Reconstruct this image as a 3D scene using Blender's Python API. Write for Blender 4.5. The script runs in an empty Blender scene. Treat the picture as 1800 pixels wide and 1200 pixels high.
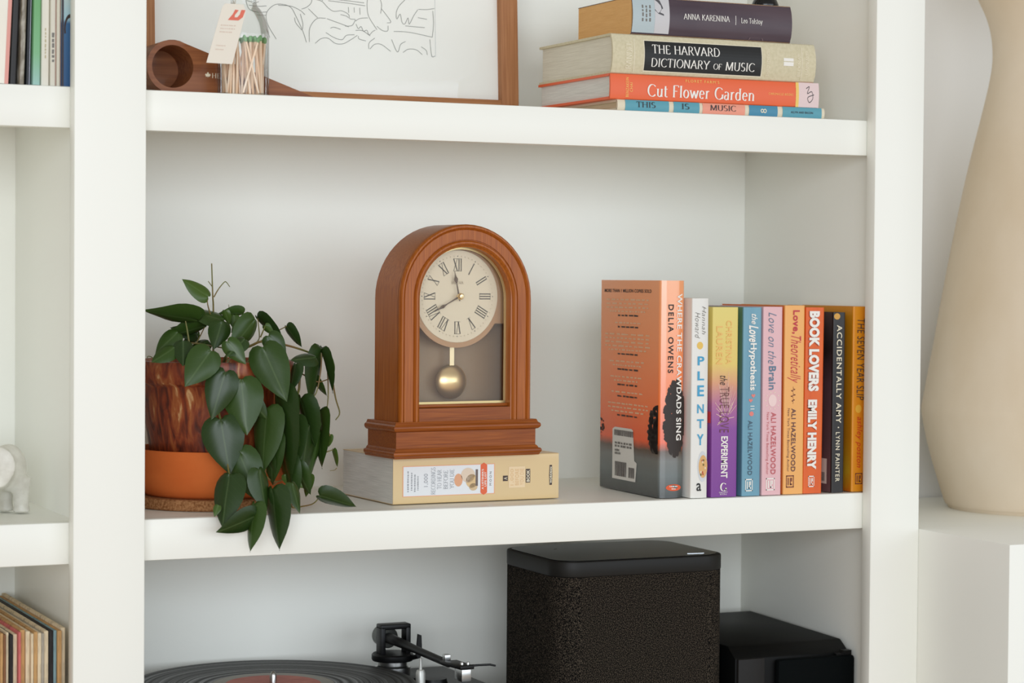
import bpy, bmesh, math, random
from mathutils import Vector, Matrix

# ------------------------------------------------------------------ camera, world, lights, exposure
sc = bpy.context.scene
COL = sc.collection
PI = math.pi


def lin(c):
    return tuple(((v / 255) / 12.92 if v <= 10 else (((v / 255) + .055) / 1.055) ** 2.4) for v in c)


CAM = Vector((-.6077, -2.1733, .2373))
YAW, PITCH, ROLL = .4327, -.0275, .0080
_w = Vector((math.sin(YAW) * math.cos(PITCH), math.cos(YAW) * math.cos(PITCH), math.sin(PITCH)))
_r0 = Vector((math.cos(YAW), -math.sin(YAW), 0))
_u0 = _r0.cross(_w)
_r = math.cos(ROLL) * _r0 + math.sin(ROLL) * _u0
_u = -math.sin(ROLL) * _r0 + math.cos(ROLL) * _u0
cam_data = bpy.data.cameras.new('camera')
cam = bpy.data.objects.new('camera', cam_data)
COL.objects.link(cam)
m3 = Matrix((_r, _u, -_w)).transposed()
cam.matrix_world = Matrix.Translation(CAM) @ m3.to_4x4()
cam_data.sensor_width = 36
cam_data.lens = 4044.45 * 36 / 1800
cam_data.clip_start = .05
cam_data.dof.use_dof = True
cam_data.dof.focus_distance = 2.42
cam_data.dof.aperture_fstop = 8
sc.camera = cam

world = bpy.data.worlds.new('world')
sc.world = world
world.use_nodes = True
bg = world.node_tree.nodes['Background']
bg.inputs[0].default_value = (*lin((255, 250, 241)), 1)
bg.inputs[1].default_value = 1.08


def area(name, loc, target, sx, sy, power, color):
    d = bpy.data.lights.new(name, 'AREA')
    d.shape = 'RECTANGLE'
    d.size, d.size_y, d.energy, d.color = sx, sy, power, color
    o = bpy.data.objects.new(name, d)
    COL.objects.link(o)
    o.location = loc
    o.rotation_euler = (Vector(target) - Vector(loc)).to_track_quat('-Z', 'Y').to_euler()
    return o


# daylight of the tall windows across the room from the shelves
area('window_front_right_offscreen', (1.9, -4.2, .55), (.45, 0, .2), 4.6, 1.5, 165, lin((230, 243, 255)))
area('window_front_left_offscreen', (-1.5, -4.2, .6), (.5, 0, .15), 2.6, 1.5, 215, lin((238, 246, 255)))
sc.view_settings.view_transform = 'Standard'
sc.view_settings.look = 'None'
sc.view_settings.gamma = 1
sc.view_settings.use_curve_mapping = False
sc.view_settings.exposure = -1.38

# ------------------------------------------------------------------ materials
MATS = {}


def _nt(name):
    m = bpy.data.materials.new(name)
    m.use_nodes = True
    nt = m.node_tree
    return m, nt, nt.nodes['Principled BSDF']


def N(nt, t, **kw):
    n = nt.nodes.new(t)
    for k, v in kw.items():
        setattr(n, k, v)
    return n


def mat(name, c, rough=.5, metal=0, spec=.5, var=None, scale=(40, 40, 40), bump=0, bscale=None, coat=0, detail=4, lo=.35, hi=.65):
    """plain material; var = second colour mixed in by noise stretched with scale; bump = fine relief"""
    if name in MATS:
        return MATS[name]
    m, nt, b = _nt(name)
    b.inputs['Roughness'].default_value = rough
    b.inputs['Metallic'].default_value = metal
    b.inputs['Specular IOR Level'].default_value = spec
    b.inputs['Coat Weight'].default_value = coat
    b.inputs['Coat Roughness'].default_value = .12
    b.inputs['Base Color'].default_value = (*lin(c), 1)
    if var or bump:
        tc = N(nt, 'ShaderNodeTexCoord')
        mp = N(nt, 'ShaderNodeMapping')
        mp.inputs['Scale'].default_value = scale
        nt.links.new(tc.outputs['Object'], mp.inputs[0])
        no = N(nt, 'ShaderNodeTexNoise')
        no.inputs['Scale'].default_value = 1
        no.inputs['Detail'].default_value = detail
        nt.links.new(mp.outputs[0], no.inputs['Vector'])
        if var:
            cr = N(nt, 'ShaderNodeValToRGB')
            cr.color_ramp.elements[0].position = lo
            cr.color_ramp.elements[1].position = hi
            cr.color_ramp.elements[0].color = (*lin(c), 1)
            cr.color_ramp.elements[1].color = (*lin(var), 1)
            nt.links.new(no.outputs[0], cr.inputs[0])
            nt.links.new(cr.outputs[0], b.inputs['Base Color'])
        if bump:
            bn = N(nt, 'ShaderNodeBump')
            bn.inputs['Strength'].default_value = bump
            bn.inputs['Distance'].default_value = .001
            src = no
            if bscale:
                src = N(nt, 'ShaderNodeTexNoise')
                src.inputs['Scale'].default_value = bscale
                src.inputs['Detail'].default_value = 3
                nt.links.new(tc.outputs['Object'], src.inputs['Vector'])
            nt.links.new(src.outputs[0], bn.inputs['Height'])
            nt.links.new(bn.outputs[0], b.inputs['Normal'])
    MATS[name] = m
    return m


def ramp_mat(name, axis, stops, rough=.4, noise=0, nscale=60):
    """printed colour bands along a local axis of the object (x, y or z in metres)"""
    m, nt, b = _nt(name)
    b.inputs['Roughness'].default_value = rough
    tc = N(nt, 'ShaderNodeTexCoord')
    sp = N(nt, 'ShaderNodeSeparateXYZ')
    nt.links.new(tc.outputs['Object'], sp.inputs[0])
    a0, a1 = stops[0][0], stops[-1][0]
    mr = N(nt, 'ShaderNodeMapRange')
    mr.inputs[1].default_value, mr.inputs[2].default_value = a0, a1
    src = sp.outputs['xyz'.index(axis)]
    if noise:
        no = N(nt, 'ShaderNodeTexNoise')
        no.inputs['Scale'].default_value = nscale
        no.inputs['Detail'].default_value = 6
        nt.links.new(tc.outputs['Object'], no.inputs['Vector'])
        ma = N(nt, 'ShaderNodeMath', operation='MULTIPLY_ADD')
        ma.inputs[1].default_value = noise
        nt.links.new(no.outputs[0], ma.inputs[0])
        ad = N(nt, 'ShaderNodeMath', operation='ADD')
        ad.inputs[1].default_value = -noise / 2
        nt.links.new(src, ad.inputs[0])
        nt.links.new(ad.outputs[0], ma.inputs[2])
        src = ma.outputs[0]
    nt.links.new(src, mr.inputs[0])
    cr = N(nt, 'ShaderNodeValToRGB')
    el = cr.color_ramp.elements
    while len(el) < len(stops):
        el.new(.5)
    for e, (p, c) in zip(el, stops):
        e.position = (p - a0) / (a1 - a0)
        e.color = (*lin(c), 1)
    nt.links.new(mr.outputs[0], cr.inputs[0])
    nt.links.new(cr.outputs[0], b.inputs['Base Color'])
    return m


def glass_mat(name, tint=(255, 255, 255), rough=.02, k=1.0):
    m = bpy.data.materials.new(name)
    m.use_nodes = True
    nt = m.node_tree
    nt.nodes.clear()
    out = N(nt, 'ShaderNodeOutputMaterial')
    mx = N(nt, 'ShaderNodeMixShader')
    tr = N(nt, 'ShaderNodeBsdfTransparent')
    tr.inputs[0].default_value = (*lin(tint), 1)
    gl = N(nt, 'ShaderNodeBsdfGlossy')
    gl.inputs['Roughness'].default_value = rough
    fr = N(nt, 'ShaderNodeFresnel')
    fr.inputs[0].default_value = 1.45
    mu = N(nt, 'ShaderNodeMath', operation='MULTIPLY')
    mu.inputs[1].default_value = k
    nt.links.new(fr.outputs[0], mu.inputs[0])
    nt.links.new(mu.outputs[0], mx.inputs[0])
    nt.links.new(tr.outputs[0], mx.inputs[1])
    nt.links.new(gl.outputs[0], mx.inputs[2])
    nt.links.new(mx.outputs[0], out.inputs[0])
    return m


def wood_mat(name, c0, c1, axis='z', rough=.35, coat=.1, fine=900, long=14):
    """stained wood: two tones streaked along one axis"""
    s = [fine, fine, fine]
    s['xyz'.index(axis)] = long
    return mat(name, c0, rough, var=c1, scale=tuple(s), bump=.05, coat=coat, detail=3, lo=.3, hi=.72, spec=.22)


# ------------------------------------------------------------------ mesh helpers
def link(o, parent=None):
    COL.objects.link(o)
    if parent is not None:
        o.parent = parent
    return o


def obj(name, verts, faces, m, parent=None, smooth=False, angle=None):
    me = bpy.data.meshes.new(name)
    me.from_pydata([tuple(v) for v in verts], [], faces)
    me.materials.append(m)
    if smooth:
        me.polygons.foreach_set('use_smooth', [True] * len(me.polygons))
        if angle is not None:
            me.set_sharp_from_angle(angle=angle)
    me.update()
    return link(bpy.data.objects.new(name, me), parent)


def thing(name, label, cat, loc=(0, 0, 0), rot=(0, 0, 0), group=None):
    o = bpy.data.objects.new(name, None)
    o.empty_display_size = .02
    COL.objects.link(o)
    o.location, o.rotation_euler = loc, rot
    return tag(o, label, cat, group)


def tag(o, label, cat, group=None):
    o['label'], o['category'] = label, cat
    if group:
        o['group'] = group
    return o


class MB:
    def __init__(s):
        s.v, s.f = [], []

    def add(s, vs, fs):
        k = len(s.v)
        s.v += [tuple(v) for v in vs]
        s.f += [tuple(i + k for i in f) for f in fs]
        return s

    def box(s, x0, x1, y0, y1, z0, z1):
        return s.add([(x, y, z) for z in (z0, z1) for y in (y0, y1) for x in (x0, x1)],
                     [(0, 2, 3, 1), (4, 5, 7, 6), (0, 1, 5, 4), (1, 3, 7, 5), (3, 2, 6, 7), (2, 0, 4, 6)])

    def prism(s, pts, a, b, axis='z'):
        """polygon (2-D) pulled from a to b along axis; for y the polygon is (x, z), for x it is (y, z)"""
        def P(p, t):
            return {'z': (p[0], p[1], t), 'y': (p[0], t, p[1]), 'x': (t, p[0], p[1])}[axis]
        n = len(pts)
        vs = [P(p, a) for p in pts] + [P(p, b) for p in pts]
        fs = [tuple(range(n - 1, -1, -1)), tuple(range(n, 2 * n))]
        fs += [(i, (i + 1) % n, n + (i + 1) % n, n + i) for i in range(n)]
        if axis == 'y':
            fs = [f[::-1] for f in fs]
        return s.add(vs, fs)

    def lathe(s, prof, n=32, c=(0, 0, 0), axis='z', cap=False):
        vs, fs = [], []
        for r, h in prof:
            for i in range(n):
                a = 2 * PI * i / n
                p = (r * math.cos(a), r * math.sin(a))
                q = {'z': (p[0], p[1], h), 'y': (p[0], h, -p[1]), 'x': (h, p[0], p[1])}[axis]
                vs.append((q[0] + c[0], q[1] + c[1], q[2] + c[2]))
        for k in range(len(prof) - 1):
            for i in range(n):
                j = (i + 1) % n
                fs.append((k * n + i, k * n + j, (k + 1) * n + j, (k + 1) * n + i))
        if cap:
            fs.append(tuple(range(n - 1, -1, -1)))
            fs.append(tuple((len(prof) - 1) * n + i for i in range(n)))
        return s.add(vs, fs)

    def tube(s, pts, rad, n=8, closed_caps=True):
        pts = [Vector(p) for p in pts]
        rs = rad if isinstance(rad, (list, tuple)) else [rad] * len(pts)
        vs, fs = [], []
        ref = Vector((.31, .52, .79))
        prev = None
        for i, p in enumerate(pts):
            t = (pts[min(i + 1, len(pts) - 1)] - pts[max(i - 1, 0)]).normalized()
            a = t.cross(ref) if prev is None else prev - t * prev.dot(t)
            if a.length < 1e-6:
                a = t.orthogonal()
            a.normalize()
            prev = a
            b = t.cross(a)
            for k in range(n):
                th = 2 * PI * k / n
                vs.append(p + (a * math.cos(th) + b * math.sin(th)) * rs[i])
        for i in range(len(pts) - 1):
            for k in range(n):
                l = (k + 1) % n
                fs.append((i * n + k, i * n + l, (i + 1) * n + l, (i + 1) * n + k))
        if closed_caps:
            fs.append(tuple(range(n - 1, -1, -1)))
            fs.append(tuple((len(pts) - 1) * n + k for k in range(n)))
        return s.add(vs, fs)

    def ball(s, c, r, nu=16, nv=10, sc_=(1, 1, 1)):
        prof = [(max(math.sin(PI * i / nv), 1e-4) * r, -math.cos(PI * i / nv) * r) for i in range(nv + 1)]
        t = MB().lathe(prof, nu)
        return s.add([(v[0] * sc_[0] + c[0], v[1] * sc_[1] + c[1], v[2] * sc_[2] + c[2]) for v in t.v], t.f)

    def build(s, name, m, parent=None, smooth=False, bevel=0, angle=.7, segs=2):
        o = obj(name, s.v, s.f, m, parent, smooth, angle if smooth else None)
        if bevel:
            bm = bmesh.new()
            bm.from_mesh(o.data)
            bmesh.ops.remove_doubles(bm, verts=bm.verts, dist=1e-6)
            es = [e for e in bm.edges if len(e.link_faces) == 2 and e.calc_face_angle(0) > .6]
            bmesh.ops.bevel(bm, geom=es, offset=bevel, segments=segs, profile=.5, affect='EDGES', clamp_overlap=True)
            bm.to_mesh(o.data)
            bm.free()
            o.data.polygons.foreach_set('use_smooth', [True] * len(o.data.polygons))
            o.data.set_sharp_from_angle(angle=.6)
        return o


def spline(pts, n=6):
    """smooth curve through points (Catmull-Rom)"""
    P = [Vector(p) for p in pts]
    if len(P) < 3:
        return P
    Q = [P[0] * 2 - P[1]] + P + [P[-1] * 2 - P[-2]]
    out = []
    for i in range(1, len(Q) - 2):
        for k in range(n):
            t = k / n
            a, b, c, d = Q[i - 1], Q[i], Q[i + 1], Q[i + 2]
            out.append(.5 * ((2 * b) + (c - a) * t + (2 * a - 5 * b + 4 * c - d) * t * t + (3 * b - a - 3 * c + d) * t ** 3))
    out.append(P[-1])
    return out


# ------------------------------------------------------------------ flat lettering
def ribbon(pts, wid, nib=None):
    """flat stroke along 2-D points; nib = (thick, thin, angle) gives a broad-nib contrast"""
    vs, fs = [], []
    n = len(pts)
    for i in range(n):
        a, b = pts[max(i - 1, 0)], pts[min(i + 1, n - 1)]
        dx, dy = b[0] - a[0], b[1] - a[1]
        l = math.hypot(dx, dy) or 1
        nx, ny = -dy / l, dx / l
        w = wid
        if nib:
            w = nib[1] + (nib[0] - nib[1]) * abs(math.sin(math.atan2(dy, dx) + nib[2])) ** 1.3
        vs += [(pts[i][0] + nx * w / 2, pts[i][1] + ny * w / 2), (pts[i][0] - nx * w / 2, pts[i][1] - ny * w / 2)]
    fs = [(2 * i, 2 * i + 1, 2 * i + 3, 2 * i + 2) for i in range(n - 1)]
    return vs, fs


def arc(cx, cy, rx, ry, a0, a1, n=12):
    return [(cx + rx * math.cos(math.radians(a0 + (a1 - a0) * i / n)), cy + ry * math.sin(math.radians(a0 + (a1 - a0) * i / n))) for i in range(n + 1)]


def _stem(x, y0=0, y1=1):
    return [(x, y0), (x, y1)]


SER = {  # skeletons of roman letters: advance, strokes, foot serifs
    'A': (.78, [[(.04, 0), (.38, 1)], [(.38, 1), (.72, 0)], [(.15, .35), (.6, .35)]], [(.04, 0), (.72, 0)]),
    'B': (.64, [_stem(.12), [(.12, 1), (.32, 1)] + arc(.32, .76, .2, .24, 90, -90) + [(.12, .52)], [(.12, .52), (.34, .52)] + arc(.34, .26, .22, .26, 90, -90) + [(.12, 0)]], []),
    'C': (.74, [arc(.42, .5, .37, .5, 42, 318, 20)], []),
    'D': (.78, [_stem(.12), [(.12, 1), (.3, 1)] + arc(.3, .5, .4, .5, 90, -90, 16) + [(.12, 0)]], []),
    'E': (.6, [_stem(.12), [(.12, 1), (.52, 1), (.52, .88)], [(.12, .52), (.44, .52)], [(.12, 0), (.54, 0), (.54, .14)]], []),
    'F': (.56, [_stem(.12), [(.12, 1), (.52, 1), (.52, .86)], [(.12, .52), (.42, .52)]], [(.12, 0)]),
    'G': (.8, [arc(.42, .5, .37, .5, 42, 330, 20), _stem(.72, .05, .42)], [(.72, .42)]),
    'H': (.82, [_stem(.13), _stem(.69), [(.13, .52), (.69, .52)]], [(.13, 0), (.13, 1), (.69, 0), (.69, 1)]),
    'I': (.32, [_stem(.16)], [(.16, 0), (.16, 1)]),
    'K': (.76, [_stem(.13), [(.15, .45), (.62, 1)], [(.27, .58), (.7, 0)]], [(.13, 0), (.13, 1), (.7, 0), (.62, 1)]),
    'L': (.6, [_stem(.13), [(.13, 0), (.54, 0), (.54, .16)]], [(.13, 1)]),
    'M': (.96, [[(.1, 0), (.15, 1)], [(.15, 1), (.48, .05)], [(.48, .05), (.81, 1)], _stem(.84)], [(.1, 0), (.84, 0)]),
    'N': (.84, [_stem(.13), [(.13, 1), (.7, 0)], _stem(.7)], [(.13, 0), (.7, 1)]),
    'O': (.84, [arc(.42, .5, .37, .5, 0, 360, 24)], []),
    'P': (.62, [_stem(.12), [(.12, 1), (.32, 1)] + arc(.32, .74, .22, .26, 90, -90) + [(.12, .48)]], [(.12, 0)]),
    'R': (.7, [_stem(.12), [(.12, 1), (.32, 1)] + arc(.32, .75, .21, .25, 90, -90) + [(.12, .5)], [(.32, .5), (.64, 0)]], [(.12, 0), (.64, 0)]),
    'S': (.56, [arc(.28, .74, .2, .26, 35, 270, 12) + arc(.28, .25, .22, .25, 90, -145, 12)], []),
    'T': (.7, [_stem(.35), [(.04, .86), (.04, 1), (.66, 1), (.66, .86)]], [(.35, 0)]),
    'U': (.8, [[(.13, 1), (.13, .3)] + arc(.4, .3, .27, .3, 180, 360) + [(.67, 1)]], [(.13, 1), (.67, 1)]),
    'V': (.76, [[(.05, 1), (.38, 0)], [(.38, 0), (.7, 1)]], [(.05, 1), (.7, 1)]),
    'W': (1.0, [[(.05, 1), (.28, 0)], [(.28, 0), (.5, .9)], [(.5, .9), (.72, 0)], [(.72, 0), (.95, 1)]], [(.05, 1), (.95, 1)]),
    'Y': (.74, [[(.05, 1), (.37, .45)], [(.37, .45), (.7, 1)], _stem(.37, 0, .45)], [(.05, 1), (.7, 1), (.37, 0)]),
    'a': (.52, [arc(.22, .5, .17, .16, 150, 0, 8) + [(.39, .05), (.46, 0)], arc(.21, .18, .15, .19, 60, 330, 12)], []),
    'd': (.58, [arc(.25, .32, .2, .33, 50, 310, 14), _stem(.45, 0, 1)], [(.45, 1)]),
    'e': (.52, [[(.07, .36), (.44, .36)] + arc(.26, .33, .19, .33, 10, 315, 16)], []),
    'l': (.28, [_stem(.14, 0, 1)], [(.14, 0), (.14, 1)]),
    'n': (.6, [_stem(.12, 0, .66), [(.12, .5)] + arc(.3, .42, .17, .23, 150, 0, 8) + [(.47, 0)]], [(.12, 0), (.47, 0), (.12, .66)]),
    'o': (.56, [arc(.27, .33, .21, .33, 0, 360, 18)], []),
    'r': (.42, [_stem(.12, 0, .66), [(.12, .48)] + arc(.3, .46, .15, .19, 150, 60, 5)], [(.12, 0), (.12, .66)]),
    's': (.42, [arc(.2, .49, .14, .17, 40, 270, 9) + arc(.2, .16, .16, .16, 90, -145, 9)], []),
    't': (.36, [[(.15, .9), (.15, .12)] + arc(.25, .12, .1, .12, 180, 320, 5), [(.02, .66), (.33, .66)]], []),
    'u': (.6, [[(.12, .66), (.12, .22)] + arc(.28, .22, .16, .22, 180, 350, 8), _stem(.47, 0, .66)], [(.12, .66), (.47, .66), (.47, 0)]),
    'w': (.78, [[(.04, .66), (.22, 0)], [(.22, 0), (.39, .6)], [(.39, .6), (.56, 0)], [(.56, 0), (.74, .66)]], [(.04, .66), (.74, .66)]),
    'y': (.56, [[(.04, .66), (.27, 0)], [(.52, .66), (.2, -.22), (.08, -.26)]], [(.04, .66), (.52, .66)]),
    ' ': (.34, [], []), '&': (.7, [arc(.3, .25, .22, .25, 0, 360), arc(.3, .76, .16, .24, 0, 360)], []),
}
_TCACHE = {}


def text2d(s, font='sans', bold=0, shear=0, thick=.135, thin=.04, track=.06):
    """flat letters as 2-D verts and faces, scaled so that the box is 1 x 1"""
    key = (s, font, bold, shear, thick, thin, track)
    if key in _TCACHE:
        return _TCACHE[key]
    V, F = [], []
    if font == 'serif':
        x = 0
        for ch in s:
            adv, strokes, serifs = SER[ch]
            for st in strokes:
                vs, fs = ribbon(st, 0, (thick, thin, .22))
                k = len(V)
                V += [(p[0] + x, p[1]) for p in vs]
                F += [tuple(i + k for i in f) for f in fs]
            for (sx, sy) in serifs:
                k = len(V)
                h = .035 if sy < .3 else -.035
                V += [(x + sx - .11, sy), (x + sx + .11, sy), (x + sx + .11, sy + h), (x + sx - .11, sy + h)]
                F.append((k, k + 1, k + 2, k + 3))
            x += adv + track
        V = [(p[0] + shear * p[1], p[1]) for p in V]
    else:
        cu = bpy.data.curves.new('lettering', 'FONT')
        cu.body = s
        cu.size = 1
        cu.offset = bold
        cu.shear = shear
        cu.resolution_u = 3
        cu.space_character = 1 + track
        ob = bpy.data.objects.new('lettering', cu)
        COL.objects.link(ob)
        bpy.context.view_layer.update()
        ev = ob.evaluated_get(bpy.context.evaluated_depsgraph_get())
        me = ev.to_mesh()
        V = [(v.co.x, v.co.y) for v in me.vertices]
        F = [tuple(p.vertices) for p in me.polygons]
        ev.to_mesh_clear()
        bpy.data.objects.remove(ob)
        bpy.data.curves.remove(cu)
    x0, x1 = min(v[0] for v in V), max(v[0] for v in V)
    y0, y1 = min(v[1] for v in V), max(v[1] for v in V)
    V = [((v[0] - x0) / (x1 - x0), (v[1] - y0) / max(y1 - y0, 1e-6)) for v in V]
    _TCACHE[key] = (V, F)
    return V, F


def flat(name, V, F, fn, m, parent):
    """flat print: 2-D shape laid on a surface by fn(u, v) -> xyz"""
    return obj(name, [fn(*v) for v in V], F, m, parent)


QUAD = ([(0, 0), (1, 0), (1, 1), (0, 1)], [(0, 1, 2, 3)])


def grid2(nu=1, nv=6):
    V = [(i / nu, j / nv) for j in range(nv + 1) for i in range(nu + 1)]
    F = [(j * (nu + 1) + i, j * (nu + 1) + i + 1, (j + 1) * (nu + 1) + i + 1, (j + 1) * (nu + 1) + i) for j in range(nv) for i in range(nu)]
    return V, F


DISC = ([(.5 + .5 * math.cos(2 * PI * i / 20), .5 + .5 * math.sin(2 * PI * i / 20)) for i in range(20)], [tuple(range(20))])

# ------------------------------------------------------------------ the setting
W, D, H = .8303, .285, .377          # clear width, depth and height of the middle compartment
T1, T2 = .0395, .0403                # depth of the shelf lips
CW, CW2, ST, EV = .0703, .0647, .018, .012
TOP = H + T1
WHITE = mat('white_paint', (250, 250, 242), .38, spec=.35, bump=.02, bscale=250)
WALLW = mat('white_wall', (246, 246, 244), .7, spec=.2, bump=.05, bscale=180)

FLOOR = mat('oak_floor', (170, 136, 100), .45, var=(190, 158, 120), scale=(3, 60, 3))
f = MB().box(-2.6, 3.4, -4.4, .45, -1.03, -1.0).build('floor', FLOOR)
f['kind'] = 'structure'
wl = MB().box(-2.6, 3.4, .298, .40, -1.0, 1.9).build('wall_back', WALLW)
wl['kind'] = 'structure'

bc = thing('built_in_bookcase', 'white painted built-in bookcase with thick shelves and square uprights', 'bookcase', (0, 0, -1.0))
Z0 = 1.0                              # bookcase parts are built from its foot


def bpart(name, x0, x1, y0, y1, z0, z1, bev=.0012):
    return MB().box(x0, x1, y0, y1, z0 + Z0, z1 + Z0).build(name, WHITE, bc, bevel=bev)


ZT = 1.42
for (a, b) in ((-CW, 0), (W, W + CW2), (-.80, -.74)):
    bpart('face_stile', a, b, -ST, 0, -1, ZT, .0018)
bpart('upright', -CW + EV, -EV, 0, D, -1, ZT)
bpart('upright', W + EV, W + CW2 - .001, 0, D, -1, ZT)
bpart('upright', -.80, -.74 + EV - .024, 0, D, -1, ZT)
bpart('back_panel', -.80, W + CW2 - .001, D, D + .012, -1, ZT, 0)
for (x0, x1, zs) in ((-EV, W + EV, (TOP, 0, -.30, 1.0)), (-.752, -CW + EV, (TOP, 0, -.42, 1.0))):
    for z in zs:
        t = T1 if z > .3 else T2
        s_ = bpart('shelf', x0, x1, .0185, D, z - .021, z - .0004, 0)
        MB().box(x0, x1, .0002, .019, z - t + Z0, z + Z0).build('shelf_lip', WHITE, s_, bevel=.0014)
bpart('top_rail', -.80, W + CW2, -.03, D, ZT, ZT + .06)

cab = thing('low_cabinet', 'low white painted cabinet with a flat ledge under the tall beige vase', 'cabinet', (.895, -.184, -1.0))
MB().box(.0, 1.3, .0, .479, .06, .9587).build('body', WHITE, cab, bevel=.0015)
MB().box(.0, 1.3, .03, .479, .0, .0605).build('toe_kick', WHITE, cab)

# ------------------------------------------------------------------ tall vase on the cabinet
VZ = -.0413
prof = [(.0, .0), (.106, .0), (.1085, .004), (.112, .010), (.126, .055), (.134, .085), (.139, .110), (.1405, .122), (.1385, .135), (.126, .206),
        (.112, .290), (.0908, .402), (.0698, .492), (.0618, .530), (.0593, .555), (.0615, .582), (.0680, .605), (.0767, .624), (.088, .650), (.094, .675),
        (.092, .70), (.087, .70), (.089, .675), (.066, .63), (.050, .555), (.076, .41), (.095, .25), (.0, .2)]
sp = spline([(r, h, 0) for r, h in prof[1:21]], 4)
full = [(1e-4, 0)] + [(p.x, p.y) for p in sp] + [(r if r else 1e-4, h) for r, h in prof[21:]]
VASE = mat('vase_clay', (230, 214, 192), .78, spec=.2, var=(218, 198, 170), scale=(9, 9, 5), bump=.12, bscale=420, lo=.3, hi=.75)
v = MB().lathe(full, 72).build('floor_vase', VASE, None, True, angle=1.0)
v.name = 'vase'
v.location = (1.1685, .1275, VZ)
tag(v, 'tall matt beige ceramic vase with narrow neck standing on the low cabinet', 'vase')

# ------------------------------------------------------------------ books
def page_mat(name, c, axis, var):
    s = [30, 30, 30]
    s['xyz'.index(axis)] = 1600
    return mat(name, c, .8, var=var, scale=tuple(s), bump=.25, spec=.1, lo=.3, hi=.8)


PAGES = page_mat('pages_cream', (232, 226, 212), 'x', (206, 198, 182))
PAGES_T = page_mat('pages_tan', (238, 190, 128), 'x', (222, 168, 106))
PAGES_W = page_mat('pages_white', (236, 234, 226), 'x', (204, 202, 194))


class Book:
    """book in its own frame: spine on y=0 facing -y, thickness along x, spine length along z (head up)"""

    def __init__(s, name, label, h, t, d, cover, pages, loc, rot=(0, 0, 0), hard=False, bulge=0, group=None, corner=.0015, cat='book', taper=0):
        s.h, s.t, s.d, s.bulge = h, t, d, bulge
        s.root = thing(name, label, cat, (loc[0], loc[1], loc[2] + .0006), rot, group)
        th = .0026 if hard else .0006
        ov = .003 if hard else .0004
        n = 10
        out = [(0, d)]
        c = corner
        out += [(c - c * math.cos(a), c - c * math.sin(a) + s.yb(0)) for a in [PI / 2 * i / 4 for i in range(5)]]
        out += [(c + (t - 2 * c) * i / n, s.yb(c + (t - 2 * c) * i / n)) for i in range(1, n)]
        out += [(t - c + c * math.sin(a), c - c * math.cos(a) + s.yb(t)) for a in [PI / 2 * i / 4 for i in range(5)]]
        out += [(t, d)]
        inn = []
        m_ = len(out)
        for i, p in enumerate(out):
            a, b = out[max(i - 1, 0)], out[min(i + 1, m_ - 1)]
            dx, dy = b[0] - a[0], b[1] - a[1]
            l = math.hypot(dx, dy)
            inn.append((p[0] - dy / l * th, p[1] + dx / l * th))
        vs, fs = [], []
        for z in (0, h):
            vs += [(p[0], p[1], z) for p in out] + [(p[0], p[1], z) for p in inn]
        k = 2 * m_
        for i in range(m_ - 1):
            fs += [(i, i + 1, k + i + 1, k + i), (m_ + i + 1, m_ + i, k + m_ + i, k + m_ + i + 1),
                   (i + 1, i, m_ + i, m_ + i + 1), (k + i, k + i + 1, k + m_ + i + 1, k + m_ + i)]
        fs += [(0, k, k + m_, m_), (m_ - 1, 2 * m_ - 1, k + 2 * m_ - 1, k + m_ - 1)]
        s.cover = obj('cover', vs, fs, cover, s.root, True, .5)
        MB().box(th, t - th, th + .0004 + max(0, s.bulge * 0), d - ov, ov, h - ov).build('page_block', pages, s.root)

    def yb(s, x):
        return -s.bulge * math.sin(PI * min(max(x / s.t, 0), 1)) if s.bulge else 0.0

    def on_spine(s, f0, f1, b0, b1, mode='down', eps=.00025):
        """box on the spine: f from head (0) to tail (1), b across the thickness (0..1)"""
        z0, z1 = s.h * (1 - f1), s.h * (1 - f0)
        x0, x1 = s.t * b0, s.t * b1
        if mode == 'down':
            return lambda u, v: (x0 + v * (x1 - x0), s.yb(x0 + v * (x1 - x0)) - eps, z1 - u * (z1 - z0))
        return lambda u, v: (x0 + u * (x1 - x0), s.yb(x0 + u * (x1 - x0)) - eps, z0 + v * (z1 - z0))

    def text(s, body, box, m, mode='down', name='title_lettering', eps=.0007, **kw):
        V, F = text2d(body, **kw)
        return flat(name, V, F, s.on_spine(*box, mode, eps), m, s.cover)

    def patch(s, box, m, name='printed_panel', eps=.0002, shape=None):
        V, F = shape or grid2(10, 1)
        return flat(name, V, F, s.on_spine(*box, 'across', eps), m, s.cover)

    def on_cover(s, f0, f1, c0, c1, eps=.00025):
        """box on the cover whose face is x=0: c from fore edge (0) to spine (1)"""
        z0, z1 = s.h * (1 - f1), s.h * (1 - f0)
        ya, yb_ = s.d * (1 - c0), s.d * (1 - c1)
        return lambda u, v: (-eps, ya + u * (yb_ - ya), z0 + v * (z1 - z0))


def ink(name, c, rough=.5):
    return mat('ink_' + name, c, rough)


I_WHITE, I_BLACK, I_DARK = ink('white', (244, 240, 232)), ink('black', (22, 22, 22)), ink('dark', (58, 40, 34))
I_CREAM, I_TAN, I_GREY = ink('cream', (236, 226, 200)), ink('tan', (190, 176, 140)), ink('grey', (120, 116, 110))
rng = random.Random(7)


def scrawl(n, seed, h=.5):
    """row of tiny illegible print: short bars of uneven length"""
    r = random.Random(seed)
    V, F, x = [], [], 0
    for i in range(n):
        w = r.uniform(.5, 1.3)
        y = r.uniform(.0, .12)
        k = len(V)
        V += [(x, y), (x + w, y), (x + w, 1 - r.uniform(0, .35)), (x, 1 - r.uniform(0, .2))]
        F.append((k, k + 1, k + 2, k + 3))
        x += w + r.uniform(.18, .5)
    return [(a / x, b) for a, b in V], F


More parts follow.
